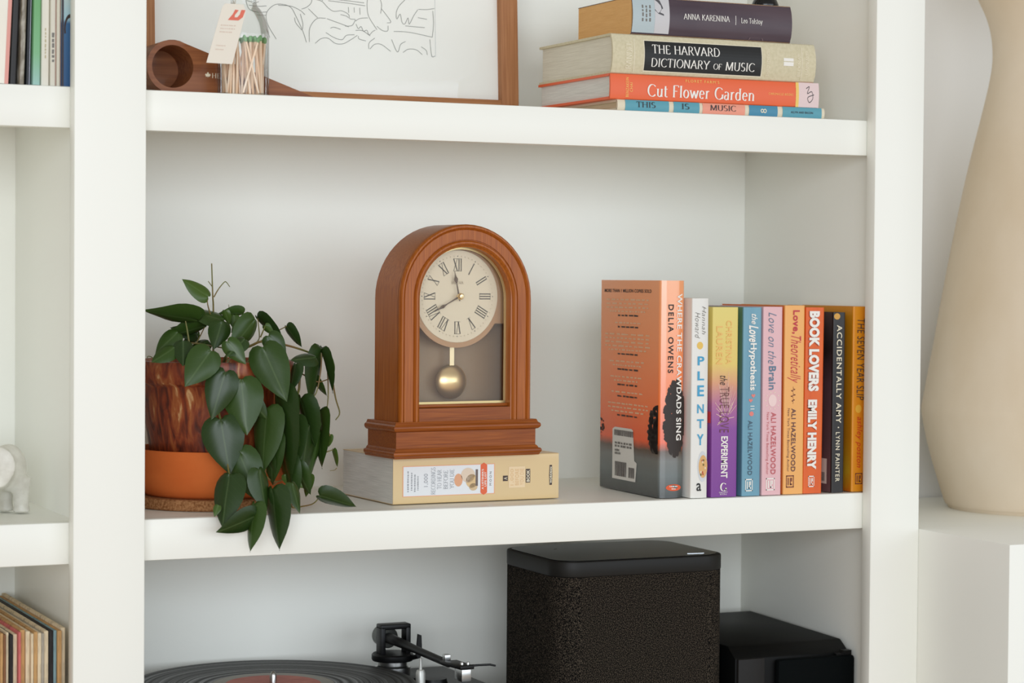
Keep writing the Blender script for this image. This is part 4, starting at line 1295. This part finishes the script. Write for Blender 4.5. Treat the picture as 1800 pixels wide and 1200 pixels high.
# loose flowing pencil lines; only the lower part of the drawing shows above the shelf lip
curves = [[(270, 410), (200, 290), (190, 190), (250, 120), (320, 105), (400, 130), (450, 220), (500, 330), (530, 425)],
          [(290, 115), (400, 118), (480, 150), (520, 185)], [(430, 215), (440, 260), (490, 320)], [(215, 400), (190, 330)],
          [(605, 430), (660, 385), (720, 380), (780, 420), (850, 420), (920, 380), (975, 340)], [(700, 330), (770, 370), (840, 385), (880, 345), (950, 335)],
          [(985, 345), (990, 370), (1050, 385)], [(1075, 455), (1080, 400), (1130, 355)], [(1085, 455), (1130, 410), (1190, 410), (1270, 465)],
          [(1380, 470), (1430, 438), (1500, 440), (1555, 480)], [(1545, 410), (1590, 440), (1600, 480)], [(1280, 360), (1320, 455), (1340, 460), (1360, 400), (1405, 370)],
          [(555, 420), (560, 300), (620, 215), (700, 205)], [(550, 130), (630, 205)], [(710, 208), (780, 230), (860, 255), (900, 270)],
          [(610, 45), (670, 60), (720, 110), (770, 140), (840, 132), (900, 160), (910, 195), (960, 200)], [(830, 165), (880, 175), (900, 190)],
          [(740, 290), (770, 280), (830, 295)], [(870, 265), (930, 255), (960, 205)], [(960, 215), (1000, 190), (1070, 180)],
          [(965, 240), (985, 280), (1010, 260), (1030, 300), (1060, 290), (1080, 330), (1110, 300), (1135, 285)], [(960, 297), (1020, 296), (1090, 338)],
          [(1070, 0), (1065, 80), (1080, 170), (1150, 280)], [(1180, 0), (1195, 60), (1185, 135)], [(1190, 90), (1240, 150), (1275, 205), (1240, 215)],
          [(1150, 250), (1200, 285), (1245, 285), (1250, 240)], [(1405, 0), (1350, 60), (1325, 120), (1330, 175), (1360, 130), (1375, 200), (1400, 215), (1430, 160), (1440, 215), (1480, 140), (1520, 80)],
          [(1525, 78), (1600, 75), (1670, 62)], [(1655, 85), (1660, 200), (1648, 318)], [(1300, 287), (1400, 285), (1480, 292), (1648, 320)], [(1405, 232), (1580, 238)], [(1520, 152), (1600, 162)],
          [(1625, 340), (1640, 485), (1670, 487)], [(580, 0), (578, 70), (540, 115), (490, 138)], [(410, 0), (330, 30), (240, 45)], [(130, 0), (190, 25), (230, 48)],
          [(10, 30), (40, 65), (110, 70), (170, 72)], [(20, 90), (90, 105), (125, 95)], [(40, 130), (120, 135), (190, 128)], [(10, 70), (40, 160), (110, 185), (190, 180)], [(110, 210), (185, 210)],
          [(680, 0), (672, 55)], [(720, 35), (860, 38), (1040, 50)], [(725, 50), (880, 60), (1050, 75)], [(900, 95), (902, 145)], [(950, 95), (952, 140)], [(1000, 95), (1002, 155)], [(480, 180), (500, 260), (498, 310)]]
for cv in curves:
    p_ = [(q.x, q.y) for q in spline([(.1235 + a * .000134, .1301 - b_ * .000126, 0) for a, b_ in cv], 6)]
    V, F = ribbon(p_, .00055)
    obj('pencil_line', [(q[0], .0096, q[1]) for q in V], F, PENCIL, sheet)
obj('plate_edge', *(lambda vf: ([(q[0], .0097, q[1]) for q in vf[0]], vf[1]))(ribbon([(.348, .3), (.348, .068), (.343, .068)], .0005)), mat('plate_edge', (206, 208, 206), .8), sheet)

HORN = wood_mat('walnut', (122, 68, 36), (156, 96, 56), 'x', .45, .15, 260, 12)
hn = thing('wooden_horn', 'turned walnut block with a wide round hollow and a tapering tail', 'ornament', (.0462, .052, TOP))
HC, HR, HO = .0285, .0212, .0265
tail = [(HO * math.cos(math.radians(a)), HC + HO * math.sin(math.radians(a)) * 1.0) for a in range(62, 245, 12)]
tail = [(x, max(z, .0)) for x, z in tail] + [(-.008, .0), (.150, .0), (.152, .003)]
nP = len(tail)
hole = [(HR * math.cos(2 * PI * i / 40), HC + HR * math.sin(2 * PI * i / 40)) for i in range(40)]
DP = .060
bmw = bmesh.new()
ov_ = [bmw.verts.new((x, 0, z)) for x, z in tail]
hv_ = [bmw.verts.new((x, 0, z)) for x, z in hole]
oe = [bmw.edges.new((ov_[i], ov_[(i + 1) % nP])) for i in range(nP)]
he = [bmw.edges.new((hv_[i], hv_[(i + 1) % 40])) for i in range(40)]
bmesh.ops.triangle_fill(bmw, use_beauty=True, edges=oe + he)
bk = [bmw.verts.new((x, DP, z)) for x, z in tail]
for i in range(nP):
    j = (i + 1) % nP
    bmw.faces.new((ov_[i], ov_[j], bk[j], bk[i]))
bmw.faces.new(bk)
hb = [bmw.verts.new((x * .93, DP * .8, HC + (z - HC) * .93)) for x, z in hole]
for i in range(40):
    j = (i + 1) % 40
    bmw.faces.new((hv_[j], hv_[i], hb[i], hb[j]))
bmw.faces.new(hb)
bmesh.ops.recalc_face_normals(bmw, faces=bmw.faces)
bmw.normal_update()
me = bpy.data.meshes.new('body')
bmw.to_mesh(me)
bmw.free()
me.materials.append(HORN)
me.polygons.foreach_set('use_smooth', [True] * len(me.polygons))
me.set_sharp_from_angle(angle=.6)
hbody = link(bpy.data.objects.new('body', me), hn)
V, F = text2d('HE', font='serif', track=.1)
obj('maker_lettering', [(.0405 + q[0] * .0085, -.0003, .0185 + q[1] * .0052) for q in V], F, I_CREAM, hbody)
mpl = [(0, -.5), (.06, -.2), (.45, -.28), (.36, -.12), (.62, .1), (.44, .16), (.48, .34), (.28, .26), (.14, .2), (.22, .52), (.1, .46), (0, .7)]
mpl = mpl + [(-x, y) for x, y in mpl[-2:0:-1]]
obj('maker_mark', [(.0362 + x * .0052, -.0003, .0212 + y * .0052) for x, y in mpl], [tuple(range(len(mpl)))], I_CREAM, hbody)

JX, JY = .1115, .0275
jar = thing('glass_bottle', 'clear glass bottle filled with green-tipped matches', 'bottle', (JX, JY, TOP))
jp = [(1e-4, .0005), (.0235, .0005), (.0252, .002), (.0256, .006), (.0256, .058), (.0250, .066), (.0225, .076), (.0175, .085), (.0135, .090), (.0125, .096), (.0125, .108), (.0138, .110), (.0138, .114), (.0118, .114)]
GL = glass_mat('bottle_glass', (253, 254, 253), .02, .6)
MB().lathe([(p.x, p.y) for p in spline([(r, h, 0) for r, h in jp], 3)], 48).build('body', GL, jar, True, angle=1.2)
MB().lathe([(1e-4, .100), (.0112, .100), (.0116, .112), (.0150, .113), (.0150, .126), (1e-4, .127)], 32).build('cork_stopper', CORK, jar, True, angle=.6)
STICK = mat('match_wood', (255, 240, 222), .8, var=(252, 206, 164), scale=(260, 260, 20))
TIP = mat('match_tip', (134, 180, 126), .7)
first = None
rj = random.Random(4)
for i in range(52):
    a = 2 * PI * rj.random()
    q = .0215 * math.sqrt(rj.random())
    a2 = a + rj.uniform(-.9, .9)
    q2 = min(.0215, q * rj.uniform(.5, 1.1) + .003)
    p0 = Vector((JX + q * math.cos(a), JY + q * math.sin(a), TOP + .0016))
    p1 = Vector((JX + q2 * math.cos(a2), JY + q2 * math.sin(a2), TOP + rj.uniform(.050, .058)))
    d_ = (p1 - p0)
    if first is None:
        first = MB().box(-.0009, .0009, -.0009, .0009, 0, .056).build('match', STICK)
        hd = MB().ball((0, 0, .0552), .0019, 8, 6, (1, 1, 1.8)).build('match_head', TIP, first, True)
        o = first
    else:
        o = first.copy()
        COL.objects.link(o)
        h2 = hd.copy()
        COL.objects.link(h2)
        h2.parent = o
    o.location = p0
    o.rotation_euler = d_.to_track_quat('Z', 'Y').to_euler()
    tag(o, 'pale wooden match with a green tip inside the glass bottle', 'match', 'matches in the glass bottle')
tg = thing('paper_tag', 'cream paper tag with a red printed mark hanging on the glass bottle', 'tag', (.0645, -.0008, TOP + .0285))
TAGM = mat('tag_paper', (238, 230, 216), .8, spec=.1)
tq = [(0, .0003), (.0265, 0), (.0402, .0525), (.0375, .0590), (.0190, .0590), (.0160, .0555)]
tb = MB().prism(tq, 0, .0004, 'y').build('paper', TAGM, tg)
I_REDP = ink('red_print', (226, 110, 86))
us = [(0, 0), (.72, 0), (.95, .32), (1, 1), (.72, 1), (.7, .55), (.58, .28), (.40, .28), (.38, .5), (.55, .96), (.3, 1), (.22, .55)]
obj('printed_mark', [(.0216 + x * .0150 + y * .003, -.0003, .0430 + y * .0105) for x, y in us], [tuple(range(len(us)))], I_REDP, tb)
for i, (x, z, w_) in enumerate(((.0145, .0370, .016), (.0140, .0338, .0155), (.0132, .0305, .013), (.0098, .0170, .010), (.0090, .0132, .0085))):
    V, F = scrawl(7, 300 + i)
    obj('tag_lettering', [(x + q[0] * w_, -.0003, z + q[1] * .0013) for q in V], F, ink('faint_print', (222, 202, 186)), tb)
loop = [(.047 + .0140 * math.cos(math.radians(215 + 18 * i)), .0283 + .0140 * math.sin(math.radians(215 + 18 * i)), .0740) for i in range(19)]
MB().tube([(.029, .0002, .056)] + loop + [(.0292, .0002, .056)], .0004, 5).build('string', mat('string', (214, 204, 184), .9), tg, True)

# ------------------------------------------------------------------ side bay, upper shelf: magazines and slim books
MAG = 'slim volumes on the upper shelf of the side bay'
mags = [  # x0, x1, colour, label, lean, front, edge colour
    (-.1500, -.1272, (236, 230, 216), 'cream slim volume with pink edge at the end of the magazine row', 2.6, .008, (226, 158, 146)),
    (-.1254, -.1190, (24, 22, 22), 'black slim volume beside the cream one with pink edge', 2.2, .010, None),
    (-.1173, -.1124, (120, 110, 94), 'worn pewter-grey volume with scuffed silver spine', 1.8, .006, None),
    (-.1100, -.1066, (22, 26, 32), 'black volume with a pale lavender edge beside the blue and green one', 1.2, .010, (196, 196, 214)),
    (-.1046, -.0972, None, 'blue and green slim volume between black and cream ones', .7, .006, None),
    (-.0957, -.0878, (226, 220, 206), 'thick pale cream volume with faint lettering beside the blue and green one', .35, .010, None),
    (-.0872, -.0816, (218, 212, 196), 'middle cream volume with speckled lettering', .2, .008, (170, 130, 116)),
    (-.0811, -.0767, (224, 218, 198), 'thin cream volume next to the blue illustrated one', .1, .010, (160, 126, 112)),
    (-.0762, -.0640, None, 'blue illustrated volume with dark curling lines on its spine', 0, .008, None)]
GREENB = ramp_mat('mag_blue_green', 'z', [(0, (150, 190, 180)), (.03, (120, 178, 128)), (.076, (104, 166, 104)), (.084, (104, 166, 108)), (.0845, (112, 180, 208)), (.30, (118, 184, 212))], .4)
BLUEI = ramp_mat('mag_blue', 'z', [(0, (48, 92, 140)), (.060, (60, 106, 150)), (.064, (170, 208, 220)), (.09, (200, 214, 206)), (.30, (176, 208, 216))], .4)
for i, (x0, x1, c, lab, lean, fy, edge) in enumerate(mags):
    m = mat('mag_cover_%d' % i, c, .5, var=tuple(min(255, v + 12) for v in c), scale=(60, 60, 12)) if c else (GREENB if 'green' in lab else BLUEI)
    if 'pewter' in lab:
        m = mat('mag_pewter', c, .4, var=(200, 194, 180), scale=(140, 140, 60), detail=6, lo=.45, hi=.7)
    b = Book('slim_volume', lab, .21, x1 - x0, .23, m, PAGES, (x0, fy, TOP + (x1 - x0) * math.sin(math.radians(lean))), (0, math.radians(lean), 0), group=MAG)
    if edge:
        b.patch((0, 1, .84, 1), ink('mag_edge_%d' % i, edge), 'spine_edge')
    if 'faint' in lab:
        flat('title_lettering', *scrawl(8, 401), b.on_spine(.74, .88, .45, .62, 'down', .0003), I_TAN, b.cover)
    if 'speckled' in lab:
        flat('title_lettering', *scrawl(6, 402), b.on_spine(.76, .90, .25, .72, 'down', .0003), I_GREY, b.cover)
    if 'curling' in lab:
        flat('spine_edge', *QUAD, b.on_spine(0, 1, 0, .16, 'across', .0003), I_NAVY, b.cover)
        for (a0, a1) in ((.63, .54), (.50, .45), (.80, .68)):
            V, F = ribbon(arc(.6, .5, .5, .5, 200, 30, 10), .14)
            flat('printed_line', V, F, b.on_spine(a1, a0, .16, 1, 'across', .0004), I_DARK, b.cover)

# ------------------------------------------------------------------ side bay, middle shelf: elephant figurine
EL = thing('elephant_figurine', 'small white ceramic elephant figurine with round ears', 'figurine', (-.1275, .090, .0), (0, 0, math.radians(36)))
CER = mat('white_ceramic', (238, 236, 226), .45, var=(210, 206, 194), scale=(60, 60, 60), bump=.15)


def blob(name, parts, m, parent, vox=.0016):
    """several swelling shapes grown together into one smooth skin"""
    mb = MB()
    for p in parts:
        if len(p) == 3:
            mb.ball(p[0], 1, 20, 14, p[1] if isinstance(p[1], tuple) else (p[1],) * 3)
        else:
            mb.tube(p[0], p[1], 14)
    me = bpy.data.meshes.new(name)
    me.from_pydata(mb.v, [], mb.f)
    o = bpy.data.objects.new(name, me)
    COL.objects.link(o)
    r_ = o.modifiers.new('r', 'REMESH')
    r_.mode, r_.voxel_size = 'VOXEL', vox
    s2 = o.modifiers.new('s', 'SMOOTH')
    s2.iterations, s2.factor = 6, .6
    bpy.context.view_layer.update()
    ev = o.evaluated_get(bpy.context.evaluated_depsgraph_get())
    me2 = bpy.data.meshes.new_from_object(ev)
    bpy.data.objects.remove(o)
    me2.materials.clear()
    me2.materials.append(m)
    me2.polygons.foreach_set('use_smooth', [True] * len(me2.polygons))
    return link(bpy.data.objects.new(name, me2), parent)


def leg(x, y):
    return ([(x, y, .036), (x, y, .018), (x + .0006, y, .008), (x + .001, y, .0012)], [.0105, .0082, .0076, .0092])


blob('body', [((.004, 0, .046), (.029, .0205, .024), 0), ((.028, 0, .045), (.019, .018, .024), 0), ((-.028, 0, .052), (.0165, .0145, .0165), 0),
              leg(.035, .0105), leg(.035, -.0105), leg(-.012, .0105), leg(-.012, -.0105),
              ([(-.040, 0, .050), (-.050, 0, .040), (-.053, 0, .026), (-.051, 0, .014), (-.056, 0, .008)], [.010, .0075, .006, .0048, .004])], CER, EL)
for sy in (-1, 1):
    e_ = blob('ear', [((0, 0, 0), (.0200, .0038, .0195), 0), ((.002, 0, -.006), (.015, .0034, .016), 0)], CER, EL, .0012)
    e_.location = (-.024, sy * .0300, .0520)
    e_.rotation_euler = (0, 0, sy * math.radians(61))
    tk = MB().tube([(-.041, sy * .008, .046), (-.050, sy * .009, .041), (-.056, sy * .008, .043)], [.0022, .0017, .0008], 10).build('tusk', CER, EL, True)
MB().tube([(.0460, 0, .052), (.0500, 0, .044), (.0495, 0, .034), (.0485, 0, .028)], [.0022, .0015, .0013, .0019], 10).build('tail', CER, EL, True)

# ------------------------------------------------------------------ side bay, lower shelf: record sleeves
RZ = -.42
xs = [-.1400, -.1368, -.1334, -.1302, -.1275, -.1248, -.1210, -.1166, -.1139, -.1090, -.1046, -.1019, -.0980, -.0942, -.0909, -.0865, -.0821, -.0788, -.0744, -.0700]
tones = {'tan': ((196, 152, 98), 'tan'), 'cream': ((226, 206, 172), 'cream'), 'black': ((30, 24, 22), 'black'), 'pink': ((208, 108, 104), 'faded pink'),
         'brown': ((134, 90, 58), 'brown'), 'grey': ((172, 162, 146), 'grey'), 'blue': ((128, 156, 160), 'pale blue'), 'red': ((112, 40, 34), 'dark red')}
order = ['brown', 'tan', 'tan', 'brown', 'cream', 'black', 'cream', 'pink', 'tan', 'cream', 'cream', 'tan', 'cream', 'grey', 'cream', 'black', 'blue', 'tan', 'cream']
rr = random.Random(11)
for i, c in enumerate(order):
    x0, x1 = xs[i], xs[i + 1] - .0003
    col, word = tones[c]
    m = mat('sleeve_' + c, col, .8, var=tuple(int(v * .62) + (40 if c == 'black' else 0) for v in col), scale=(200, 160, 40), detail=6, lo=.5, hi=.78)
    h = .315 + rr.uniform(-.0015, .0025)
    y0 = .006 + rr.uniform(0, .006)
    o = MB().box(0, x1 - x0, 0, .262, 0, h).build('record_sleeve', m, bevel=.0006)
    o.location = (x0, y0, RZ)
    nb = [tones[order[k]][1] if 0 <= k < len(order) else 'end' for k in (i - 1, i + 1)]
    where = 'at the outer end of the packed row, beside a %s one' % nb[0 if i else 1] if 'end' in nb else 'between a %s and a %s sleeve in the packed row' % tuple(nb)
    tag(o, 'worn %s record sleeve %s' % (word, where), 'record sleeve', '%s record sleeves' % word)

# ------------------------------------------------------------------ lower compartment: turntable with record
LZ = -.30
BLK = mat('satin_black', (12, 12, 13), .42, spec=.3)
PLN = mat('plinth_black', (20, 18, 18), .4, spec=.3, var=(26, 24, 22), scale=(20, 20, 20))
SILV = mat('silver', (200, 200, 198), .28, 1)
tt = thing('turntable', 'black turntable with a straight tonearm on the lower shelf', 'turntable', (.22, .10, LZ))
RCX, RCY, RCZ = .1743 - .22, .11 - .10, -.1892 - LZ
MB().box(-.212, .218, -.160, .170, .018, .088).build('plinth', PLN, tt, bevel=.003)
for sx_ in (-1, 1):
    for sy_ in (-1, 1):
        MB().lathe([(1e-4, 0), (.017, 0), (.018, .003), (.016, .0185), (1e-4, .0185)], 24, (.003 + sx_ * .185, .005 + sy_ * .135, 0)).build('foot', BLK, tt, True, angle=.6)
MB().lathe([(1e-4, .088), (.148, .088), (.150, .091), (.150, RCZ - .0025), (.1485, RCZ - .0016), (1e-4, RCZ - .0016)], 80, (RCX, RCY, 0)).build('platter', mat('platter_metal', (120, 120, 120), .35, .9), tt, True, angle=.6)
MB().lathe([(.0036, RCZ - .002), (.0036, RCZ + .008), (.0030, RCZ + .0105), (.0014, RCZ + .013), (1e-4, RCZ + .0135)], 20, (RCX, RCY, 0)).build('spindle', SILV, tt, True)
m_, nt, bs = _nt('record_vinyl')
tc = N(nt, 'ShaderNodeTexCoord')
ln_ = N(nt, 'ShaderNodeVectorMath', operation='LENGTH')
nt.links.new(tc.outputs['Object'], ln_.inputs[0])
no = N(nt, 'ShaderNodeTexNoise', noise_dimensions='1D')
no.inputs['Scale'].default_value = 700
no.inputs['Detail'].default_value = 3
nt.links.new(ln_.outputs['Value'], no.inputs['W'])
bn = N(nt, 'ShaderNodeBump')
bn.inputs['Strength'].default_value = .9
bn.inputs['Distance'].default_value = .0015
nt.links.new(no.outputs[0], bn.inputs['Height'])
nt.links.new(bn.outputs[0], bs.inputs['Normal'])
n2 = N(nt, 'ShaderNodeTexNoise', noise_dimensions='1D')
n2.inputs['Scale'].default_value = 190
n2.inputs['Detail'].default_value = 5
nt.links.new(ln_.outputs['Value'], n2.inputs['W'])
bs.inputs['Base Color'].default_value = (*lin((20, 17, 16)), 1)
rg = N(nt, 'ShaderNodeMapRange')
rg.inputs[1].default_value, rg.inputs[2].default_value, rg.inputs[3].default_value, rg.inputs[4].default_value = .35, .65, .28, .6
nt.links.new(n2.outputs[0], rg.inputs[0])
nt.links.new(rg.outputs[0], bs.inputs['Roughness'])
bs.inputs['Specular IOR Level'].default_value = .45
rec = MB().lathe([(.0038, -.0016), (.150, -.0016), (.1505, -.0008), (.150, 0), (.146, -.0003), (.0038, -.0003)], 96).build('vinyl_record', m_, None, True, angle=.5)
rec.location = (.1743, .11, RCZ + LZ)
tag(rec, 'black vinyl record with a dusty red label lying on the turntable', 'record')
MB().lathe([(.0038, -.00025), (.064, -.00025), (.064, .0000)], 64).build('grey_ring', mat('grey_ring', (150, 145, 134), .5), rec, True, angle=.5)  # flat grey ring between the red label and the black vinyl
MB().lathe([(.0038, .0002), (.050, .0002), (.0500, -.0002)], 64).build('paper_label', mat('record_label', (186, 96, 84), .6, var=(206, 124, 106), scale=(40, 120, 40)), rec, True, angle=.5)
# tonearm, in room coordinates shifted to the turntable's foot
TO = Vector((.22, .10, LZ))


def tp(x, y, z):
    return (x - TO.x, y - TO.y, z - TO.z)


MB().lathe([(1e-4, .088), (.030, .088), (.030, .0935), (.0265, .0945), (1e-4, .0945)], 40, (.345 - TO.x, .2 - TO.y, 0)).build('arm_board', BLK, tt, True, angle=.5)
MB().lathe([(1e-4, .0945), (.0195, .0945), (.0200, .096), (.0200, .104), (.0165, .106), (.0165, .111), (1e-4, .112)], 40, (.345 - TO.x, .2 - TO.y, 0)).build('arm_base', SILV, tt, True, angle=.5)
MB().lathe([(1e-4, .111), (.0225, .111), (.0235, .113), (.0235, .1175), (.022, .119), (1e-4, .119)], 40, (.345 - TO.x, .2 - TO.y, 0)).build('arm_collar', BLK, tt, True, angle=.5)
yk = MB()
yk.box(.328 - TO.x, .334 - TO.x, .192 - TO.y, .208 - TO.y, .118, .150)
yk.box(.358 - TO.x, .364 - TO.x, .192 - TO.y, .208 - TO.y, .118, .150)
yk.box(.328 - TO.x, .364 - TO.x, .192 - TO.y, .208 - TO.y, .146, .152)
yk.build('gimbal_yoke', BLK, tt, bevel=.0016)
A0, A1 = Vector(tp(.346, .212, -.1665)), Vector(tp(.353, .060, -.1720))
ta = MB().tube([A0, A0.lerp(A1, .1), A0.lerp(A1, .5), A1], [.0062, .0056, .0042, .0040], 16).build('tonearm', BLK, tt, True)
dirn = (A0 - A1).normalized()
cwt = MB().lathe([(1e-4, 0), (.0105, 0), (.0118, .0012), (.0118, .006), (.0112, .0065), (.0112, .008), (.0118, .0085), (.0118, .020), (.0105, .022), (1e-4, .022)], 32).build('counterweight', mat('weight_grey', (90, 92, 88), .3, .7), ta, True, angle=.5)
cwt.location = A0 + dirn * .002
cwt.rotation_euler = dirn.to_track_quat('Z', 'Y').to_euler()
MB().prism([(.344 - TO.x, .064 - TO.y), (.3635 - TO.x, .062 - TO.y), (.366 - TO.x, .022 - TO.y), (.350 - TO.x, .022 - TO.y)], -.1725 - LZ, -.1685 - LZ, 'z').build('headshell', BLK, ta, bevel=.0008)
MB().box(.3525 - TO.x, .3635 - TO.x, .024 - TO.y, .044 - TO.y, -.186 - LZ, -.1725 - LZ).build('cartridge', SILV, ta, bevel=.001)
MB().tube([tp(.364, .030, -.1700), tp(.373, .026, -.1692), tp(.384, .022, -.1688), tp(.3895, .020, -.1700)], [.0013, .0012, .0012, .0010], 8).build('finger_lift', BLK, ta, True)
for (x, y) in ((.355, .030), (.3615, .029)):
    MB().lathe([(1e-4, .0032), (.0014, .003), (.0019, .0018), (.0019, 0)], 12, tp(x, y, -.1686)).build('screw', SILV, ta, True)
MB().box(.3495 - TO.x, .3565 - TO.x, .062 - TO.y, .070 - TO.y, -.1700 - LZ, -.1625 - LZ).build('azimuth_block', SILV, ta, bevel=.001)
MB().lathe([(1e-4, .088), (.0052, .088), (.0052, .110), (.0040, .1135), (.0018, .114), (.0014, .126), (1e-4, .127)], 20, (.3435 - TO.x, .115 - TO.y, 0)).build('arm_rest', mat('pale_metal', (214, 214, 208), .4, .4), tt, True, angle=.6)
MB().prism([(0, 0), (.007, .001), (.006, .0225), (.002, .024)], .168 - TO.y, .171 - TO.y, 'y').build('cue_lever', BLK, tt).location = (.3605 - TO.x, 0, .1195)
MB().tube([tp(.364, .1695, -.181), tp(.362, .180, -.184), tp(.352, .195, -.184)], .0028, 10).build('cue_arm', BLK, tt, True)
MB().lathe([(1e-4, .088), (.016, .088), (.0165, .092), (.015, .0975), (1e-4, .098)], 28, (.372 - TO.x, .148 - TO.y, 0)).build('bias_dial', BLK, tt, True, angle=.6)

# ------------------------------------------------------------------ lower compartment: two speakers
m_, nt, bs = _nt('speaker_fabric')
tc = N(nt, 'ShaderNodeTexCoord')
mp = N(nt, 'ShaderNodeMapping')
mp.inputs['Scale'].default_value = (1, 1, 1)
nt.links.new(tc.outputs['Object'], mp.inputs[0])
no = N(nt, 'ShaderNodeTexNoise')
no.inputs['Scale'].default_value = 1000
no.inputs['Detail'].default_value = 2
nt.links.new(mp.outputs[0], no.inputs['Vector'])
cr = N(nt, 'ShaderNodeValToRGB')
cr.color_ramp.elements[0].position, cr.color_ramp.elements[1].position = .46, .72
cr.color_ramp.elements[0].color = (*lin((6, 6, 6)), 1)
cr.color_ramp.elements[1].color = (*lin((96, 86, 74)), 1)
nt.links.new(no.outputs[0], cr.inputs[0])
nt.links.new(cr.outputs[0], bs.inputs['Base Color'])
bs.inputs['Roughness'].default_value = .95
bs.inputs['Specular IOR Level'].default_value = .1
bn = N(nt, 'ShaderNodeBump')
bn.inputs['Strength'].default_value = .6
bn.inputs['Distance'].default_value = .001
nt.links.new(no.outputs[0], bn.inputs['Height'])
nt.links.new(bn.outputs[0], bs.inputs['Normal'])
FAB = m_


def rrect(x0, x1, y0, y1, r, n=8):
    P = []
    for cx, cy, a in ((x1 - r, y1 - r, 0), (x0 + r, y1 - r, 90), (x0 + r, y0 + r, 180), (x1 - r, y0 + r, 270)):
        P += [(cx + r * math.cos(math.radians(a + 90 * i / n)), cy + r * math.sin(math.radians(a + 90 * i / n))) for i in range(n + 1)]
    return P


sk = thing('fabric_speaker', 'large black fabric-covered speaker with a glossy top beside the turntable', 'speaker', (.573, .108, LZ))
SW, SD = .1055, .078
MB().prism(rrect(-SW, SW, -SD, SD, .030), .004, .2165).build('fabric_body', FAB, sk, True)
MB().prism(rrect(-SW + .006, SW - .006, -SD + .006, SD - .006, .026), 0, .005).build('foot_plate', BLK, sk)
MB().prism(rrect(-SW - .0004, SW + .0004, -SD - .0004, SD + .0004, .030), .2165, .2335).build('top_band', mat('band_black', (26, 25, 23), .5, spec=.3), sk, True, bevel=.0015)
MB().prism(rrect(-SW + .004, SW - .004, -SD + .004, SD - .004, .027), .2330, .2342).build('top_plate', mat('gloss_black', (3, 3, 4), .15, spec=.25), sk, True)
SLIVERM = mat('sliver_metal', (226, 230, 234), .2, 1)  # pale polished metal for two small slivers on the glossy top plate
MB().prism([(0, 0), (.006, .0045), (.0066, .0056), (.0006, .0012)], .2342, .2346).build('top_sliver', SLIVERM, sk).location = (-.0585, .032, 0)
MB().prism([(-.010, 0), (-.004, -.0016), (.004, -.0022), (.010, -.0020), (.010, -.0002), (.003, -.0004), (-.005, .0004)], .2342, .2346).build('top_sliver', SLIVERM, sk).location = (.072, -.058, 0)

s2 = thing('bookshelf_speaker', 'smaller black box speaker with grille half hidden behind the fabric speaker', 'speaker', (.686, .030, LZ))
MB().prism([(.0, .0), (.0, .1165), (.018, .1285), (.218, .1335), (.218, 0)], 0, .149, 'x').build('cabinet', mat('cabinet_black', (5, 6, 6), .55, spec=.2), s2, bevel=.0012)
MB().box(.002, .036, -.004, .001, .004, .1165).build('front_strip', mat('strip_grey', (32, 30, 29), .5, spec=.2), s2, bevel=.001)
MB().box(.050, .1515, -.010, .001, .003, .1140).build('grille', mat('grille_black', (5, 9, 10), .85, spec=.1), s2, bevel=.004)
MB().prism([(0, 0), (.020, 0), (.020, .006), (.010, .006), (.007, .003), (0, .003)], .0, .012, 'y').build('corner_block', BLK, s2).location = (.1285, -.006, .1130)
